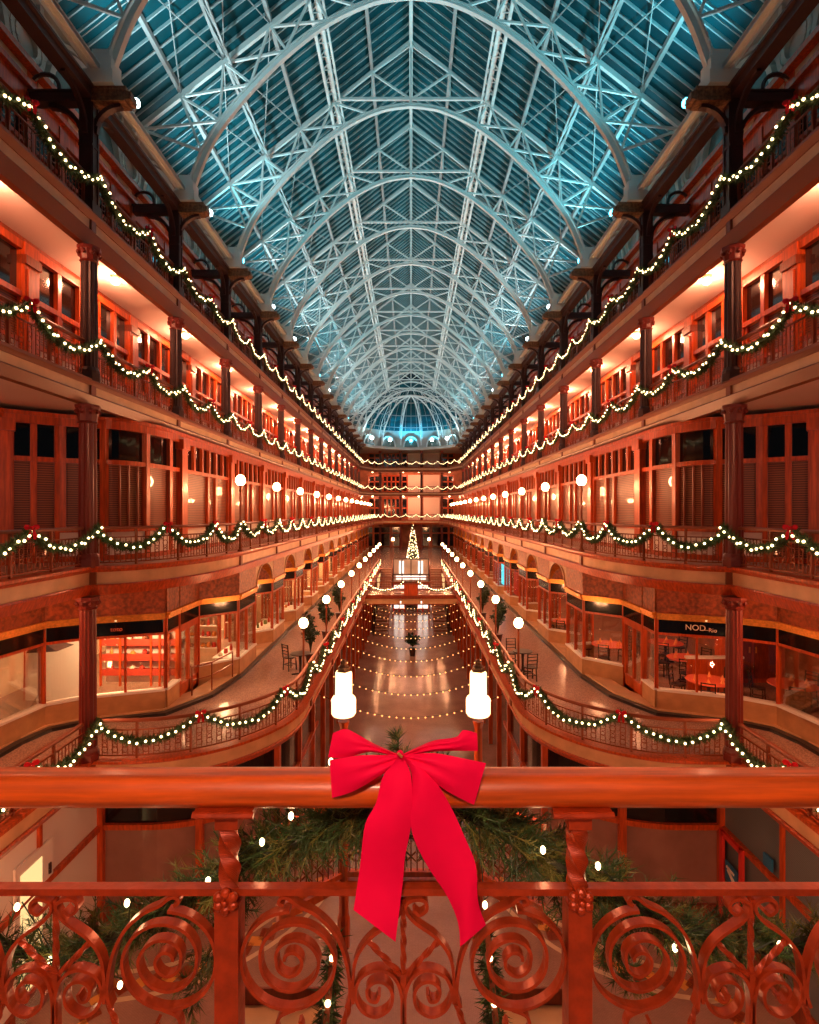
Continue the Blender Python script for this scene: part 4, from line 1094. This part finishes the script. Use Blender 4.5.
# ------------------------------------------------------------------ Christmas tree, plants
def xmas():
    t=thing('christmas_tree','tall lit Christmas tree on the far landing','christmas tree',(.2,58.6,F1))
    m=MB(); r=random.Random(5); m.lathe([(.09,0),(.03,4.2)],(0,0,0),7); part('trunk',m,M['bark'],t)
    m=MB(); H=4.4
    for i in range(2600):
        z=.35+(H-.4)*(1-math.sqrt(r.random())); rr=.68*(1-z/H)+.04; a=r.uniform(0,2*PI); 
        c=Vector((rr*.75*math.cos(a),rr*.75*math.sin(a),z)); d=Vector((math.cos(a),math.sin(a),-.25+r.uniform(-.3,.3)))*.28*r.uniform(.4,1)
        s=Vector((-math.sin(a),math.cos(a),0))*.05
        m.add([tuple(c-s),tuple(c+s),tuple(c+d)],[(0,1,2)])
    m.lathe([(.48,.4),(.28,1.9),(.02,4.1)],(0,0,0),12); part('branches',m,M['tree_l'],t)
    m=MB()
    for i in range(190):
        z=.4+(H-.45)*(1-math.sqrt(r.random())); rr=.72*(1-z/H)+.06; a=r.uniform(PI,2*PI) if i%4 else r.uniform(0,PI); m.ball((rr*math.cos(a),rr*math.sin(a),z),.035,6,4)
    o=part('light_string',m,M['bulb'],t); o['kind']='stuff'
    m=MB()
    for i in range(10): a=i*PI/5; q=.16 if i%2==0 else .07; m.bar((0,0,H+.1),(q*math.sin(a),0,H+.1+q*math.cos(a)),.05,.03)
    part('star',m,M['gold'],t); return t
xmas()
def plant(h, n, r0, pot=(.22,.42), seed=1, lw=.07):
    t=thing('potted_plant','x','plant'); r=random.Random(seed)
    m=MB(); m.lathe([(pot[0]*.7,0),(pot[0],pot[1]*.9),(pot[0]*1.12,pot[1]*.92),(pot[0]*1.1,pot[1]),(pot[0]*.9,pot[1])],(0,0,0),14); part('pot',m,M['pot'],t)
    m=MB(); s=MB()
    for i in range(n):
        a=r.uniform(0,2*PI); e=r.uniform(.25,1); R_=r0*r.uniform(.4,1); top=pot[1]+(h-pot[1])*r.uniform(.45,1)
        p0=Vector((0,0,pot[1])); p1=Vector((R_*.4*math.cos(a),R_*.4*math.sin(a),top)); p2=Vector((R_*math.cos(a),R_*math.sin(a),top-.25*e))
        pts=[p0.lerp(p1,q).lerp(p1.lerp(p2,q),q) for q in [j/6 for j in range(7)]]
        s.tube([tuple(q) for q in pts],.008,3)
        for j in range(2,7):
            for k in range(4):
                c=pts[j]; d=Vector((r.gauss(0,1),r.gauss(0,1),r.gauss(0,.6))).normalized()*lw*2.4; b=d.orthogonal().normalized()*lw*.5
                m.add([tuple(c),tuple(c+d*.5+b),tuple(c+d),tuple(c+d*.5-b)],[(0,1,2,3)])
    part('stem',s,M['bark'],t); part('leaves',m,M['leaf'],t); return t
t=plant(1.55,26,.55,(.24,.6),3,.09); t.location=(.1,38.2,0); t['label']='dark leafy plant in a pot alone on the ground floor'
t=plant(1.9,22,.5,(.2,.4),4); spread(t,[((-3.75,20.4,F1),1,'tall leafy potted plant by the left lower gallery rail, nearest one'),((-3.75,24.2,F1),1,'tall leafy potted plant by the left lower gallery rail, second one'),((-3.75,28.6,F1),1,'tall leafy potted plant by the left lower gallery rail, farthest one'),
  ((3.75,23.6,F1),-1,'tall leafy potted plant by the right lower gallery rail, nearer one'),((3.75,28.6,F1),-1,'tall leafy potted plant by the right lower gallery rail, farther one')],'gallery plants')
# ------------------------------------------------------------------ furniture and goods
def chair_proto(stool=False):
    t=thing('cafe_chair','x','chair')
    m=MB(); m.lathe([(.19,.43),(.21,.45),(.2,.47)],(0,0,0),14); part('seat',m,M['chair'],t)
    for i,(x,y) in enumerate(((-.15,-.15),(.15,-.15),(-.15,.15),(.15,.15))):
        m=MB(); m.bar((x*1.1,y*1.1,0),(x,y,.44),.03,.03); part('leg',m,M['chair'],t)
    m=MB()
    for x in (-.17,.17): m.bar((x,.17,.44),(x*1.02,.22,.95),.03,.03)
    for z in (.6,.72,.84,.93): m.bar((-.17,.19+(z-.6)*.08,z),(.17,.19+(z-.6)*.08,z),.05,.02)
    part('backrest',m,M['chair'],t)
    m=MB()
    for a in range(4):
        p=[(-.15,-.15),(.15,-.15),(.15,.15),(-.15,.15)]; q=p[(a+1)%4]; m.bar((p[a][0],p[a][1],.2),(q[0],q[1],.2),.02,.02)
    part('stretcher',m,M['chair'],t)
    return t
def table_proto(r, top):
    t=thing('round_table','x','table')
    m=MB(); m.lathe([(r,.72),(r+.01,.735),(r,.75)],(0,0,0),22); part('tabletop',m,top,t)
    m=MB(); m.lathe([(.05,.03),(.04,.3),(.06,.72)],(0,0,0),10); part('pedestal',m,M['chair'],t)
    m=MB()
    for a in range(4): m.bar((0,0,.05),(.3*math.cos(a*PI/2),.3*math.sin(a*PI/2),.02),.06,.04)
    part('foot',m,M['chair'],t); return t
ch=chair_proto(); cn=[0]
def chair(x,y,rz,lab,z=F1,group='restaurant chairs'):
    if cn[0]==0: ch.location=(x,y,z); ch.rotation_euler=(0,0,rz); ch['label']=lab; ch['group']=group
    else: dup(ch,(x,y,z),lab,rz=rz,group=group)
    cn[0]+=1
# cafe sets beside the lamps on the lower gallery
tp=table_proto(.34,M['chair'])
spread(tp,[((-3.85,19.0,F1),1,'small dark cafe table by the left lamp post on the lower gallery'),((3.95,19.3,F1),1,'small dark cafe table by the right lamp post on the lower gallery')],'cafe tables')
chair(-4.35,19.6,2.4,'dark cafe chair beside the small table, left lower gallery',group='cafe chairs')
chair(4.0,18.35,PI+.2,'dark cafe chair nearest the viewer, right lower gallery',group='cafe chairs')
chair(3.75,20.2,.1,'dark cafe chair behind the small table, right lower gallery',group='cafe chairs')
# restaurant tables behind the right shop fronts
rt=table_proto(.62,M['cloth'])
TB=[(9.6,20.6,'farthest left table of the corner restaurant window'),(9.3,18.4,'middle table of the corner restaurant window'),(8.7,15.95,'nearest table behind the corner restaurant window, by the column'),(10.9,15.6,'table at the right edge of the corner restaurant window'),(7.35,20.3,'table behind the second angled window'),(7.0,24.6,'table behind the third angled window')]
spread(rt,[((x,y,F1),1,'round red clothed table, '+l) for x,y,l in TB],'restaurant tables')
m=MB(); m.lathe([(.07,0),(.045,.05),(.004,.15)],(0,0,0),6); nap=m.mesh('napkin',M['napkin'])
for ti,(x,y,l) in enumerate(TB):
    for i in range(6):
        a=i*PI/3; o=put('napkin',nap,None,(x+.4*math.cos(a),y+.4*math.sin(a),F1+.75)); tag(o,'orange folded napkin on the %s'%l,'napkin','napkins on the %s'%l)
    for i,a in enumerate((.5,2.4,4.2)):
        chair(x+.85*math.cos(a),y+.85*math.sin(a),a-PI/2,'dark chair %s the %s'%(('behind right of','behind left of','before')[i],l))
t=thing('booth_partition','low wooden partition inside the corner restaurant with a pale top rail','partition',(9.5,17.2,F1))
m=MB(); m.box(-.8,.9,-.05,.05,0,1.05); part('panel',m,M['wood'],t); m=MB(); m.box(-.85,.95,-.08,.08,1.05,1.12); part('cap',m,M['white_p'],t)
t=thing('cabinet','tall red wood cabinet inside the corner restaurant, right of the column','cabinet',(11.3,18.4,F1))
m=MB(); m.box(-.9,.9,-.3,.3,0,2.3); part('body',m,M['wood'],t)
for x in (-.43,.43):
    m=MB(); m.box(x-.38,x+.38,-.34,-.3,.15,2.15); d=part('door',m,M['wood_d'],t); m=MB(); m.box(x*.25-.02,x*.25+.02,-.37,-.34,1.0,1.2); part('handle',m,M['gilt'],d)
# left: shelving with striped boards, a photographer's stand lamp
t=thing('display_shelf','wall shelving with red and white striped boards in the corner shop','shelf',(-8.35,17.0,F1))
m=MB(); m.box(-1.25,1.2,.2,.26,.3,2.5); part('back_panel',m,M['white_p'],t)
for i in range(4):
    m=MB(); z=.72+i*.46; m.box(-1.25,1.2,-.16,.2,z,z+.03); m.box(-1.25,1.2,-.19,-.15,z-.1,z+.1); part('shelf_board',m,mat('red_shelf_edge',(.50,.06,.03),.5),t)
m=MB()
for x in (-1.2,-.6,.35,.62,.9,1.15): m.box(x-.03,x+.03,-.22,-.17,.3,2.5)
part('upright',m,M['wood'],t)
def jar(kind):
    m=MB()
    if kind==0: m.lathe([(.05,0),(.055,.12),(.03,.17),(.02,.24)],(0,0,0),8)
    elif kind==1: m.lathe([(.07,0),(.08,.08),(.06,.15),(.065,.17)],(0,0,0),10)
    else: m.lathe([(.06,0),(.09,.06),(.05,.12),(.01,.15)],(0,0,0),9)
    return m
gm=[[jar(k).mesh('shop_goods',g) for g in goods] for k in range(3)]
r=random.Random(11); KN=('bottle','jar','bowl'); CN=('amber','white','brown','red','green')
gc={}
def good(x,y,z,lab):
    k=r.randrange(3); c=r.randrange(5); o=put(KN[k],gm[k][c],None,(x,y,z)); gc[lab]=gc.get(lab,-1)+1; tag(o,'%s %s, %s from left %s'%(CN[c],KN[k],ORD[gc[lab]],lab),KN[k],'%s %ss %s'%(CN[c],KN[k],lab))
for i in range(4):
    for x in (-.95,-.3,.05,.75): good(-8.35+x+r.uniform(-.1,.1),16.98,F1+.752+i*.46,'on striped shelving, %s board up'%ORD[i])
for k in (2,3,4):
    t=thing('display_shelf','open glass shelving full of goods, left lower gallery, %s angled window'%ORD[k-2],'shelf',(-7.6,YK(k)+2.9,F1))
    m=MB(); m.box(-.75,.6,.14,.18,0,2.4); part('back_panel',m,M['shopwall'],t)
    for z in (.7,1.1,1.5,1.9):
        m=MB(); m.box(-.75,.6,-.16,.14,z,z+.03); part('shelf_board',m,M['white_p'],t)
    m=MB()
    for x in (-.75,.57): m.box(x,x+.04,-.16,.14,0,2.4)
    part('upright',m,M['wood'],t)
    for zi,z in enumerate((.7,1.1,1.5,1.9)):
        for q in range(6): good(-7.6-.6+q*.2,YK(k)+2.88,F1+z+.032,'on %s board up, glass shelving, %s window'%(ORD[zi],ORD[k-2]))
    for q in range(4): good(-6.55+q*.05,YK(k)+1.7+q*.4,F1+.7 if False else F1+.705,'on the ledge of the %s angled window, left'%ORD[k-2])
    t=thing('display_plinth','low window display ledge in the %s angled shop window on the left'%ORD[k-2],'display',(-6.5,YK(k)+2.6,F1)); m=MB(); m.box(-.25,.4,-1.1,1.0,0,.66); part('box',m,M['shopwall'],t); m=MB(); m.box(-.27,.42,-1.12,1.02,.66,.70); part('top',m,M['white_p'],t)
t=thing('studio_lamp','black photo softbox lamp on a tripod in the corner shop','lamp',(-10.55,15.5,F1))
m=MB(); m.tube([(0,0,.35),(0,0,1.95)],.025,6); part('pole',m,M['iron'],t)
for a in range(3):
    m=MB(); m.bar((0,0,.5),(.35*math.cos(a*2.1),.35*math.sin(a*2.1),.0),.025,.02); part('leg',m,M['iron'],t)
m=MB(); m.add([(-.1,-.1,2.05),(.1,-.1,2.05),(.1,.1,2.05),(-.1,.1,2.05),(-.1,-.4,1.75),(.75,-.4,1.8),(.75,.4,1.8),(-.1,.4,1.75)],[(0,1,2,3),(0,4,5,1),(1,5,6,2),(2,6,7,3),(3,7,4,0),(4,7,6,5)]); part('softbox',m,M['iron'],t)
t=thing('backdrop_panel','pale leaning studio panel behind the softbox lamp','panel',(-10.9,16.4,F1))
m=MB(); m.box(-.7,1.1,0,.06,0,2.3); part('sheet',m,M['white_p'],t); m=MB(); m.box(-.72,-.68,-.02,.08,0,2.35); m.box(1.08,1.12,-.02,.08,0,2.35); part('frame',m,M['wood'],t)
t=thing('step_rail','small iron hand rail at the step of the left angled shop front','handrail',(-6.3,17.0,F1+.13))
m=MB(); P=[(-.3,-.55),(.1,.0),(.32,1.3)]
for a,b in zip(P,P[1:]): m.bar((*a,.85),(*b,.85),.04,.04); m.bar((*a,.45),(*b,.45),.025,.025)
part('handrail',m,M['rail'],t)
for x,y in P: m=MB(); m.bar((x,y,0),(x,y,.85),.035,.035); part('post',m,M['rail'],t)
# coloured shop displays far down the right side
for k,mm,nm in ((5,'redlit','red'),(6,'cyanlit','cyan lit')):
    t=thing('display_case','%s display case in a far right shop window'%nm,'display case',(6.55,YK(k)+2.0,F1)); m=MB(); m.box(-.25,.25,-.6,.6,.7,2.1); part('panel',m,M[mm],t); m=MB(); m.box(-.3,.3,-.65,.65,0,.7); m.box(-.3,.3,-.65,.65,2.1,2.18); part('case',m,M['wood_d'],t)
# shop lettering
def lettering(txt,size,loc,rz,m,label,cat='sign',ext=.008,extra=None):
    c=bpy.data.curves.new('lettering','FONT'); c.body=txt; c.size=size; c.extrude=ext; c.align_x='CENTER'; c.align_y='CENTER'; c.materials.append(m)
    o=bpy.data.objects.new('shop_lettering',c); C.objects.link(o); o.location=loc; o.rotation_euler=(PI/2,0,rz); me=bpy.data.meshes.new_from_object(o); q=bpy.data.objects.new('shop_lettering',me); C.objects.link(q); q.location=loc; q.rotation_euler=(PI/2,0,rz); bpy.data.objects.remove(o); tag(q,label,cat); return q
fL=FR((-8.85,14.75),(-6.95,15.45)); fR=math.atan2(-.7,1.9)
p_=fL.pt(.80,.05,F1+2.44); lettering('toto',.17,(p_[0],p_[1],p_[2]),math.atan2(.7,1.9),M['redletter'],'small red script sign on the black board of the left corner shop')
p_=fL.pt(1.05,.05,F1+2.46); lettering('NOD',.22,(-p_[0],p_[1],p_[2]),fR,M['paper'],'pale round initials on the black board of the right corner restaurant')
p_=fL.pt(.70,.05,F1+2.42); lettering('\u2014Rio',.15,(-p_[0],p_[1],p_[2]),fR,M['paper'],'small pale script beside the initials, right corner restaurant board')
o=lettering('304',.16,(8.75-.1,YK(0)+2.3+.1,F3+2.2),-PI/2,M['paper'],'white door number on the third gallery window, right side','number',.003)

# ------------------------------------------------------------------ foreground railing
FY=1.45; FS=546/FY
def fx(px,y=FY): return (px-411)*y/546
def fz(py,y=FY): return E+(512-py)*y/546
rail=thing('balustrade','copper brown wrought iron railing with scrolls and thick handrail in front of the viewer','railing',(0,FY,E-1.86))
OZ=E-1.86
def P2(px,py,cx=0): return (fx(px),fz(py)-OZ)
m=MB(); n=18
m.tube([(x,0,fz(787)-OZ) for x in (-7.25,-2.0,-.6,.6,2.0,7.25)],.048,24); 
for i,v in enumerate(m.v): m.v[i]=(v[0],v[1]*1.12,min(v[2],fz(787)-OZ+.041))
part('handrail',m,M['handrail'],rail,True)
m=MB(); m.box(-7.25,7.25,-.016,.013,E-1.009-OZ,E-.991-OZ); m.box(-7.25,7.25,-.03,.03,.12,.16); part('mid_rail',m,M['rail_f'],rail)
m=MB(); m.box(-7.25,7.25,-.02,.02,fz(803)-OZ-.002,fz(803)-OZ+.012); part('top_strip',m,M['rail_f'],rail)
for px in [230+347*j for j in range(-6,8)]:
    x=fx(px); zt=fz(803)-OZ; zm=fz(892)-OZ
    po=MB(); po.box(x-.031,x+.031,-.03,.03,0,zm-.02); po.twist((x,0,zm-.03),(x,0,zt-.05),.041,.8,48); po.box(x-.03,x+.03,-.03,.03,zt-.055,zt-.005)
    po.box(x-.075,x+.075,-.056,.05,zt-.011,zt+.006); po.tube([(x-.078,-.054,zt-.003),(x+.078,-.054,zt-.003)],.009,8)
    pp=part('post',po,M['rail_f'],rail)
    ro=MB()
    for i in range(6):
        a=i*PI/3+PI/6; ro.ball((x+.022*math.cos(a),-.036,zm+.022*math.sin(a)),.0135,8,6)
    ro.ball((x,-.045,zm),.009,8,6); ro.cbox(x,-.03,zm,.03,.02,.03)
    part('rosette',ro,M['rail_f'],pp)
def spiral_pts(sgn,cx,cy):
    rs=[49,48,48,45,36,29,30,29,20,13,15,12,8,5]; out=[]
    for i in range((len(rs)-1)*12+1):
        q=i/12; j=min(int(q),len(rs)-2); rr=rs[j]+(rs[j+1]-rs[j])*(q-j); a=PI/2+q*PI/2
        out.append(P2(cx+sgn*rr*math.cos(a),cy-rr*math.sin(a)))
    return out
W=.026; T=.0085
for base in [403.5+347.3*j for j in range(-4,5)]:
    for sgn in (1,-1):
        cx=base-sgn*113; cy=958
        m=MB(); m.ribbon(spiral_pts(sgn,cx,cy),W,T,0)
        band=crom([(cx+sgn*a,cy+b) for a,b in ((-6,-55),(-11,-58),(-8,-63),(-1,-62),(8,-55),(26,-46),(45,-27),(56,0),(60,30),(56,46))],5)
        m.ribbon([P2(*q) for q in band],W,T,0)
        m.ribbon([P2(*q) for q in crom([(cx+sgn*a,cy+b) for a,b in ((5,49),(-10,56),(-12,70),(0,76),(12,70),(10,60))],5)],W*.8,T,0)
        part('scroll',m,M['rail_f'],rail)
    m=MB(); x0=base
    m.twist((fx(x0),0,fz(898)-OZ),(fx(x0),0,fz(975)-OZ),.012,1.1,36); m.bar((fx(x0),0,fz(972)-OZ),(fx(x0),0,.14),.016,.016)
    for s in (1,-1):
        top=[(10,907),(16,912),(23,907),(21.5,899),(12.5,897),(3.4,901),(3,909),(12,920),(33,935),(46,953),(50,974),(50,1000)]
        m.ribbon([P2(x0+s*a,b) for a,b in crom(top,5)],W,T,0)
        low=[(2,1060),(1,1030),(1,1000),(5,981),(14,970),(27,967),(42,974),(48,990),(42,1006),(28,1013),(14,1005),(11,990),(18,980),(29,979),(36,986),(34,996),(27,998),(24,991)]
        m.ribbon([P2(x0+s*a,b) for a,b in crom(low,5)],W,T,0)
        a=P2(x0+s*36,940); b=P2(x0+s*3,974); m.twist((a[0],0,a[1]),(b[0],0,b[1]),.012,.8,28)
        a=P2(x0+s*50,995); b=P2(x0+s*64,1035); m.twist((a[0],0,a[1]),(b[0],0,b[1]),.012,.8,24)
    part('lyre_panel',m,M['rail_f'],rail)

# ------------------------------------------------------------------ the big red bow
bow=thing('ribbon_bow','large red velvet ribbon bow tied to the handrail in front of the viewer','bow',(fx(400),1.37,fz(755,1.37)))
BO=Vector(bow.location)
def BP(px,py,y): return Vector(((px-411)*y/546,y,E+(512-py)*y/546))-BO
def poly_at(pl,t):
    L=[0]
    for a,b in zip(pl,pl[1:]): L.append(L[-1]+math.dist(a,b))
    s=t*L[-1]
    for i in range(len(pl)-1):
        if s<=L[i+1] or i==len(pl)-2:
            q=(s-L[i])/max(1e-6,L[i+1]-L[i]); return (pl[i][0]+(pl[i+1][0]-pl[i][0])*q, pl[i][1]+(pl[i+1][1]-pl[i][1])*q)
def sheet(m,ea,eb,yf,nu=22,nv=9):
    ea=crom(ea,6); eb=crom(eb,6); vs=[]
    for i in range(nu+1):
        a=poly_at(ea,i/nu); b=poly_at(eb,i/nu)
        for j in range(nv+1):
            v=j/nv; vs.append(tuple(BP(a[0]+(b[0]-a[0])*v,a[1]+(b[1]-a[1])*v,yf(i/nu,v))))
    m.add(vs,[(i*(nv+1)+j,i*(nv+1)+j+1,(i+1)*(nv+1)+j+1,(i+1)*(nv+1)+j) for i in range(nu) for j in range(nv)])
def loop(ea,eb,y0,depth):
    m=MB(); ridge=lambda u,v:.013*math.sin(v*12.5+1)*(1-u)**1.5*min(1,u*6)
    sheet(m,ea,eb,lambda u,v: y0-depth*math.sin(min(1,u*1.02)*PI*.93)*(.55+.45*math.sin(PI*v))+ridge(u,v))
    sheet(m,ea,eb,lambda u,v: y0+.012+depth*.5*math.sin(min(1,u)*PI*.93)*(.5+.5*math.sin(PI*v))+ridge(u,v))
    part('loop',m,M['bow_big'],bow,True)
K=(400,755)
loop([K,(373,743),(359,735),(346,729),(333,733)],[(400,758),(371,752),(350,757),(336,758),(328,757)],1.40,.03)
loop([K,(366,755),(348,757),(329.5,760)],[(401,760),(383,774),(354,791),(332,798)],1.375,.035)
loop([(403,754),(432,741),(456,737),(463,730),(477,733)],[(403,757),(430,752),(452,751),(466,751),(478,751)],1.40,.03)
loop([(403,755),(430,753),(447,755),(486,763)],[(404,760),(417,769),(447,791),(474,805)],1.375,.035)
def tail(ea,eb,ph):
    m=MB(); yf=lambda u,v: 1.352+.028*min(1,u*1.4)-.012*math.sin(PI*v)*min(1,u*5)+.007*math.sin(u*9+ph+v*2.2)
    sheet(m,ea,eb,yf,34,9); sheet(m,ea,eb,lambda u,v: yf(u,v)+.004,34,9); part('tail',m,M['bow_big'],bow,True)
tail([(399,756),(383,776),(376,803),(365,825),(360,866),(353.5,910)],[(403,757),(411,776),(412,818),(405,857),(403,880),(395.5,942)],0)
tail([(402,757),(412,776),(411,827),(425,862),(447,896),(458,923),(460,947)],[(405,757),(430,775),(442,791),(454,813),(466,840),(476,866),(478,901),(486,925)],2)
m=MB(); m.ball(tuple(BP(400,754,1.352)),.009,10,8,1.1); part('knot',m,M['bow_big'],bow,True)
m=MB(); m.tube([tuple(BP(398,753,1.33)),tuple(BP(402,757,1.33))],.003,6); part('gold_wire',m,M['gold'],bow)

# ------------------------------------------------------------------ foreground garland
GY=1.64
def G(px,py,y=GY): return Vector(((px-411)*y/546,y,E+(512-py)*y/546))
gar=thing('garland','thick lit pine garland hung behind the front railing under the bow','garland',tuple(G(408,800)))
GO=Vector(gar.location)
def twigs(m,m2,path,n,rad,seed):
    r=random.Random(seed); P=[Vector(p) for p in path]
    for _ in range(n):
        u=r.random()**1.15*(len(P)-1); i=min(int(u),len(P)-2); c=P[i].lerp(P[i+1],u-i); t=(P[i+1]-P[i]).normalized()
        v=Vector((r.gauss(0,1),r.gauss(0,1),r.gauss(0,1))).normalized(); d=(v+t*.55).normalized(); fat=1-.35*u/(len(P)-1)
        L=r.uniform(.06,.12)*fat*rad/.085; a0=c+v*rad*fat*r.uniform(0,.55); mm=m2 if r.random()<.4 else m
        mm.bar(a0,a0+d*L,.003,.003)
        for k in range(24):
            s=a0+d*L*(k/24); w=Vector((r.gauss(0,1),r.gauss(0,1),r.gauss(0,1))).normalized()
            e=(w-d*w.dot(d)*.8+d*.75).normalized()*r.uniform(.026,.05); q=e.orthogonal().normalized()*.0015
            q=Matrix.Rotation(r.uniform(0,6.28),3,e.normalized())@q
            mm.add([tuple(s-q),tuple(s+q),tuple(s+e)],[(0,1,2)])
LP=[G(*p)-GO for p in ((408,800),(375,805),(335,818),(300,838),(255,858),(205,884),(150,920),(95,945),(40,955),(-40,935))]
RP=[G(*p)-GO for p in ((408,800),(440,800),(480,820),(520,842),(560,868),(610,893),(660,920),(720,940),(780,950),(860,930))]
d1=MB();d2=MB()
twigs(d1,d2,LP,760,.10,1); twigs(d1,d2,RP,760,.10,2)
twigs(d1,d2,[G(404,765,1.50)-GO,G(400,752,1.47)-GO,G(398,742,1.46)-GO],16,.02,3)
twigs(d1,d2,[G(560,900)-GO,G(600,940)-GO,G(640,985)-GO],60,.06,5); twigs(d1,d2,[G(245,905)-GO,G(215,940)-GO,G(190,1000)-GO],50,.06,6)
part('pine_branch',d1,M['needle'],gar); part('olive_branch',d2,M['needle_y'],gar)
w=MB(); w.tube([tuple(p) for p in LP[::-1]]+[tuple(p) for p in RP[1:]],.018,6); part('stem',w,M['bark'],gar)
pts=[(291,816,1.53),(208,881,1.54),(127,903,1.54),(17,907,1.55),(331,762,1.55),(478,803,1.53),(543,850,1.53),(262,842,1.56),(85,975,1.6),(50,960,1.6),(598,866,1.55),(675,948,1.55),(780,945,1.56),(485,905,1.6),(120,985,1.6),(700,985,1.6)]
sw=[G(*p)-GO for p in pts]
w=MB()
o_=sorted(range(len(pts)),key=lambda i:pts[i][0])
w.tube([tuple(sw[i]+Vector((0,.02,0))) for i in o_],.0022,4); ls=part('light_string',w,M['wire'],gar)
b=MB(); b.ball((0,0,0),.0075,10,8,1.5); bm=b.mesh('bulb',M['bulb'],True)
for p_ in sw:
    q=put('bulb',bm,ls,tuple(p_)); light('bulb_light','POINT',tuple(p_+Vector((0,-.012,.0))),.10,(1,.66,.33),ls,radius=.012)

# ------------------------------------------------------------------ sky, camera, view
w=bpy.data.worlds.new('night_sky'); bpy.context.scene.world=w; w.use_nodes=True
bg=w.node_tree.nodes['Background']; bg.inputs[0].default_value=(.05,.10,.13,1); bg.inputs[1].default_value=.25
cam=bpy.data.cameras.new('camera'); co=bpy.data.objects.new('camera',cam); C.objects.link(co)
co.location=(0,0,E); co.rotation_euler=(PI/2,0,0); cam.sensor_fit='HORIZONTAL'; cam.sensor_width=36; cam.lens=24; cam.shift_x=-1.5/819*1.0; cam.clip_start=.05; cam.clip_end=300
sc=bpy.context.scene; sc.camera=co
v=sc.view_settings; sc.display_settings.display_device='sRGB'; v.view_transform='Standard'; v.look='None'; v.gamma=1; v.use_curve_mapping=False; v.exposure=0.0
sc.cycles.use_denoising=True; sc.cycles.max_bounces=5; sc.cycles.transparent_max_bounces=8; sc.cycles.sample_clamp_indirect=4; sc.cycles.use_light_tree=True
sc.cycles.caustics_reflective=False; sc.cycles.caustics_refractive=False
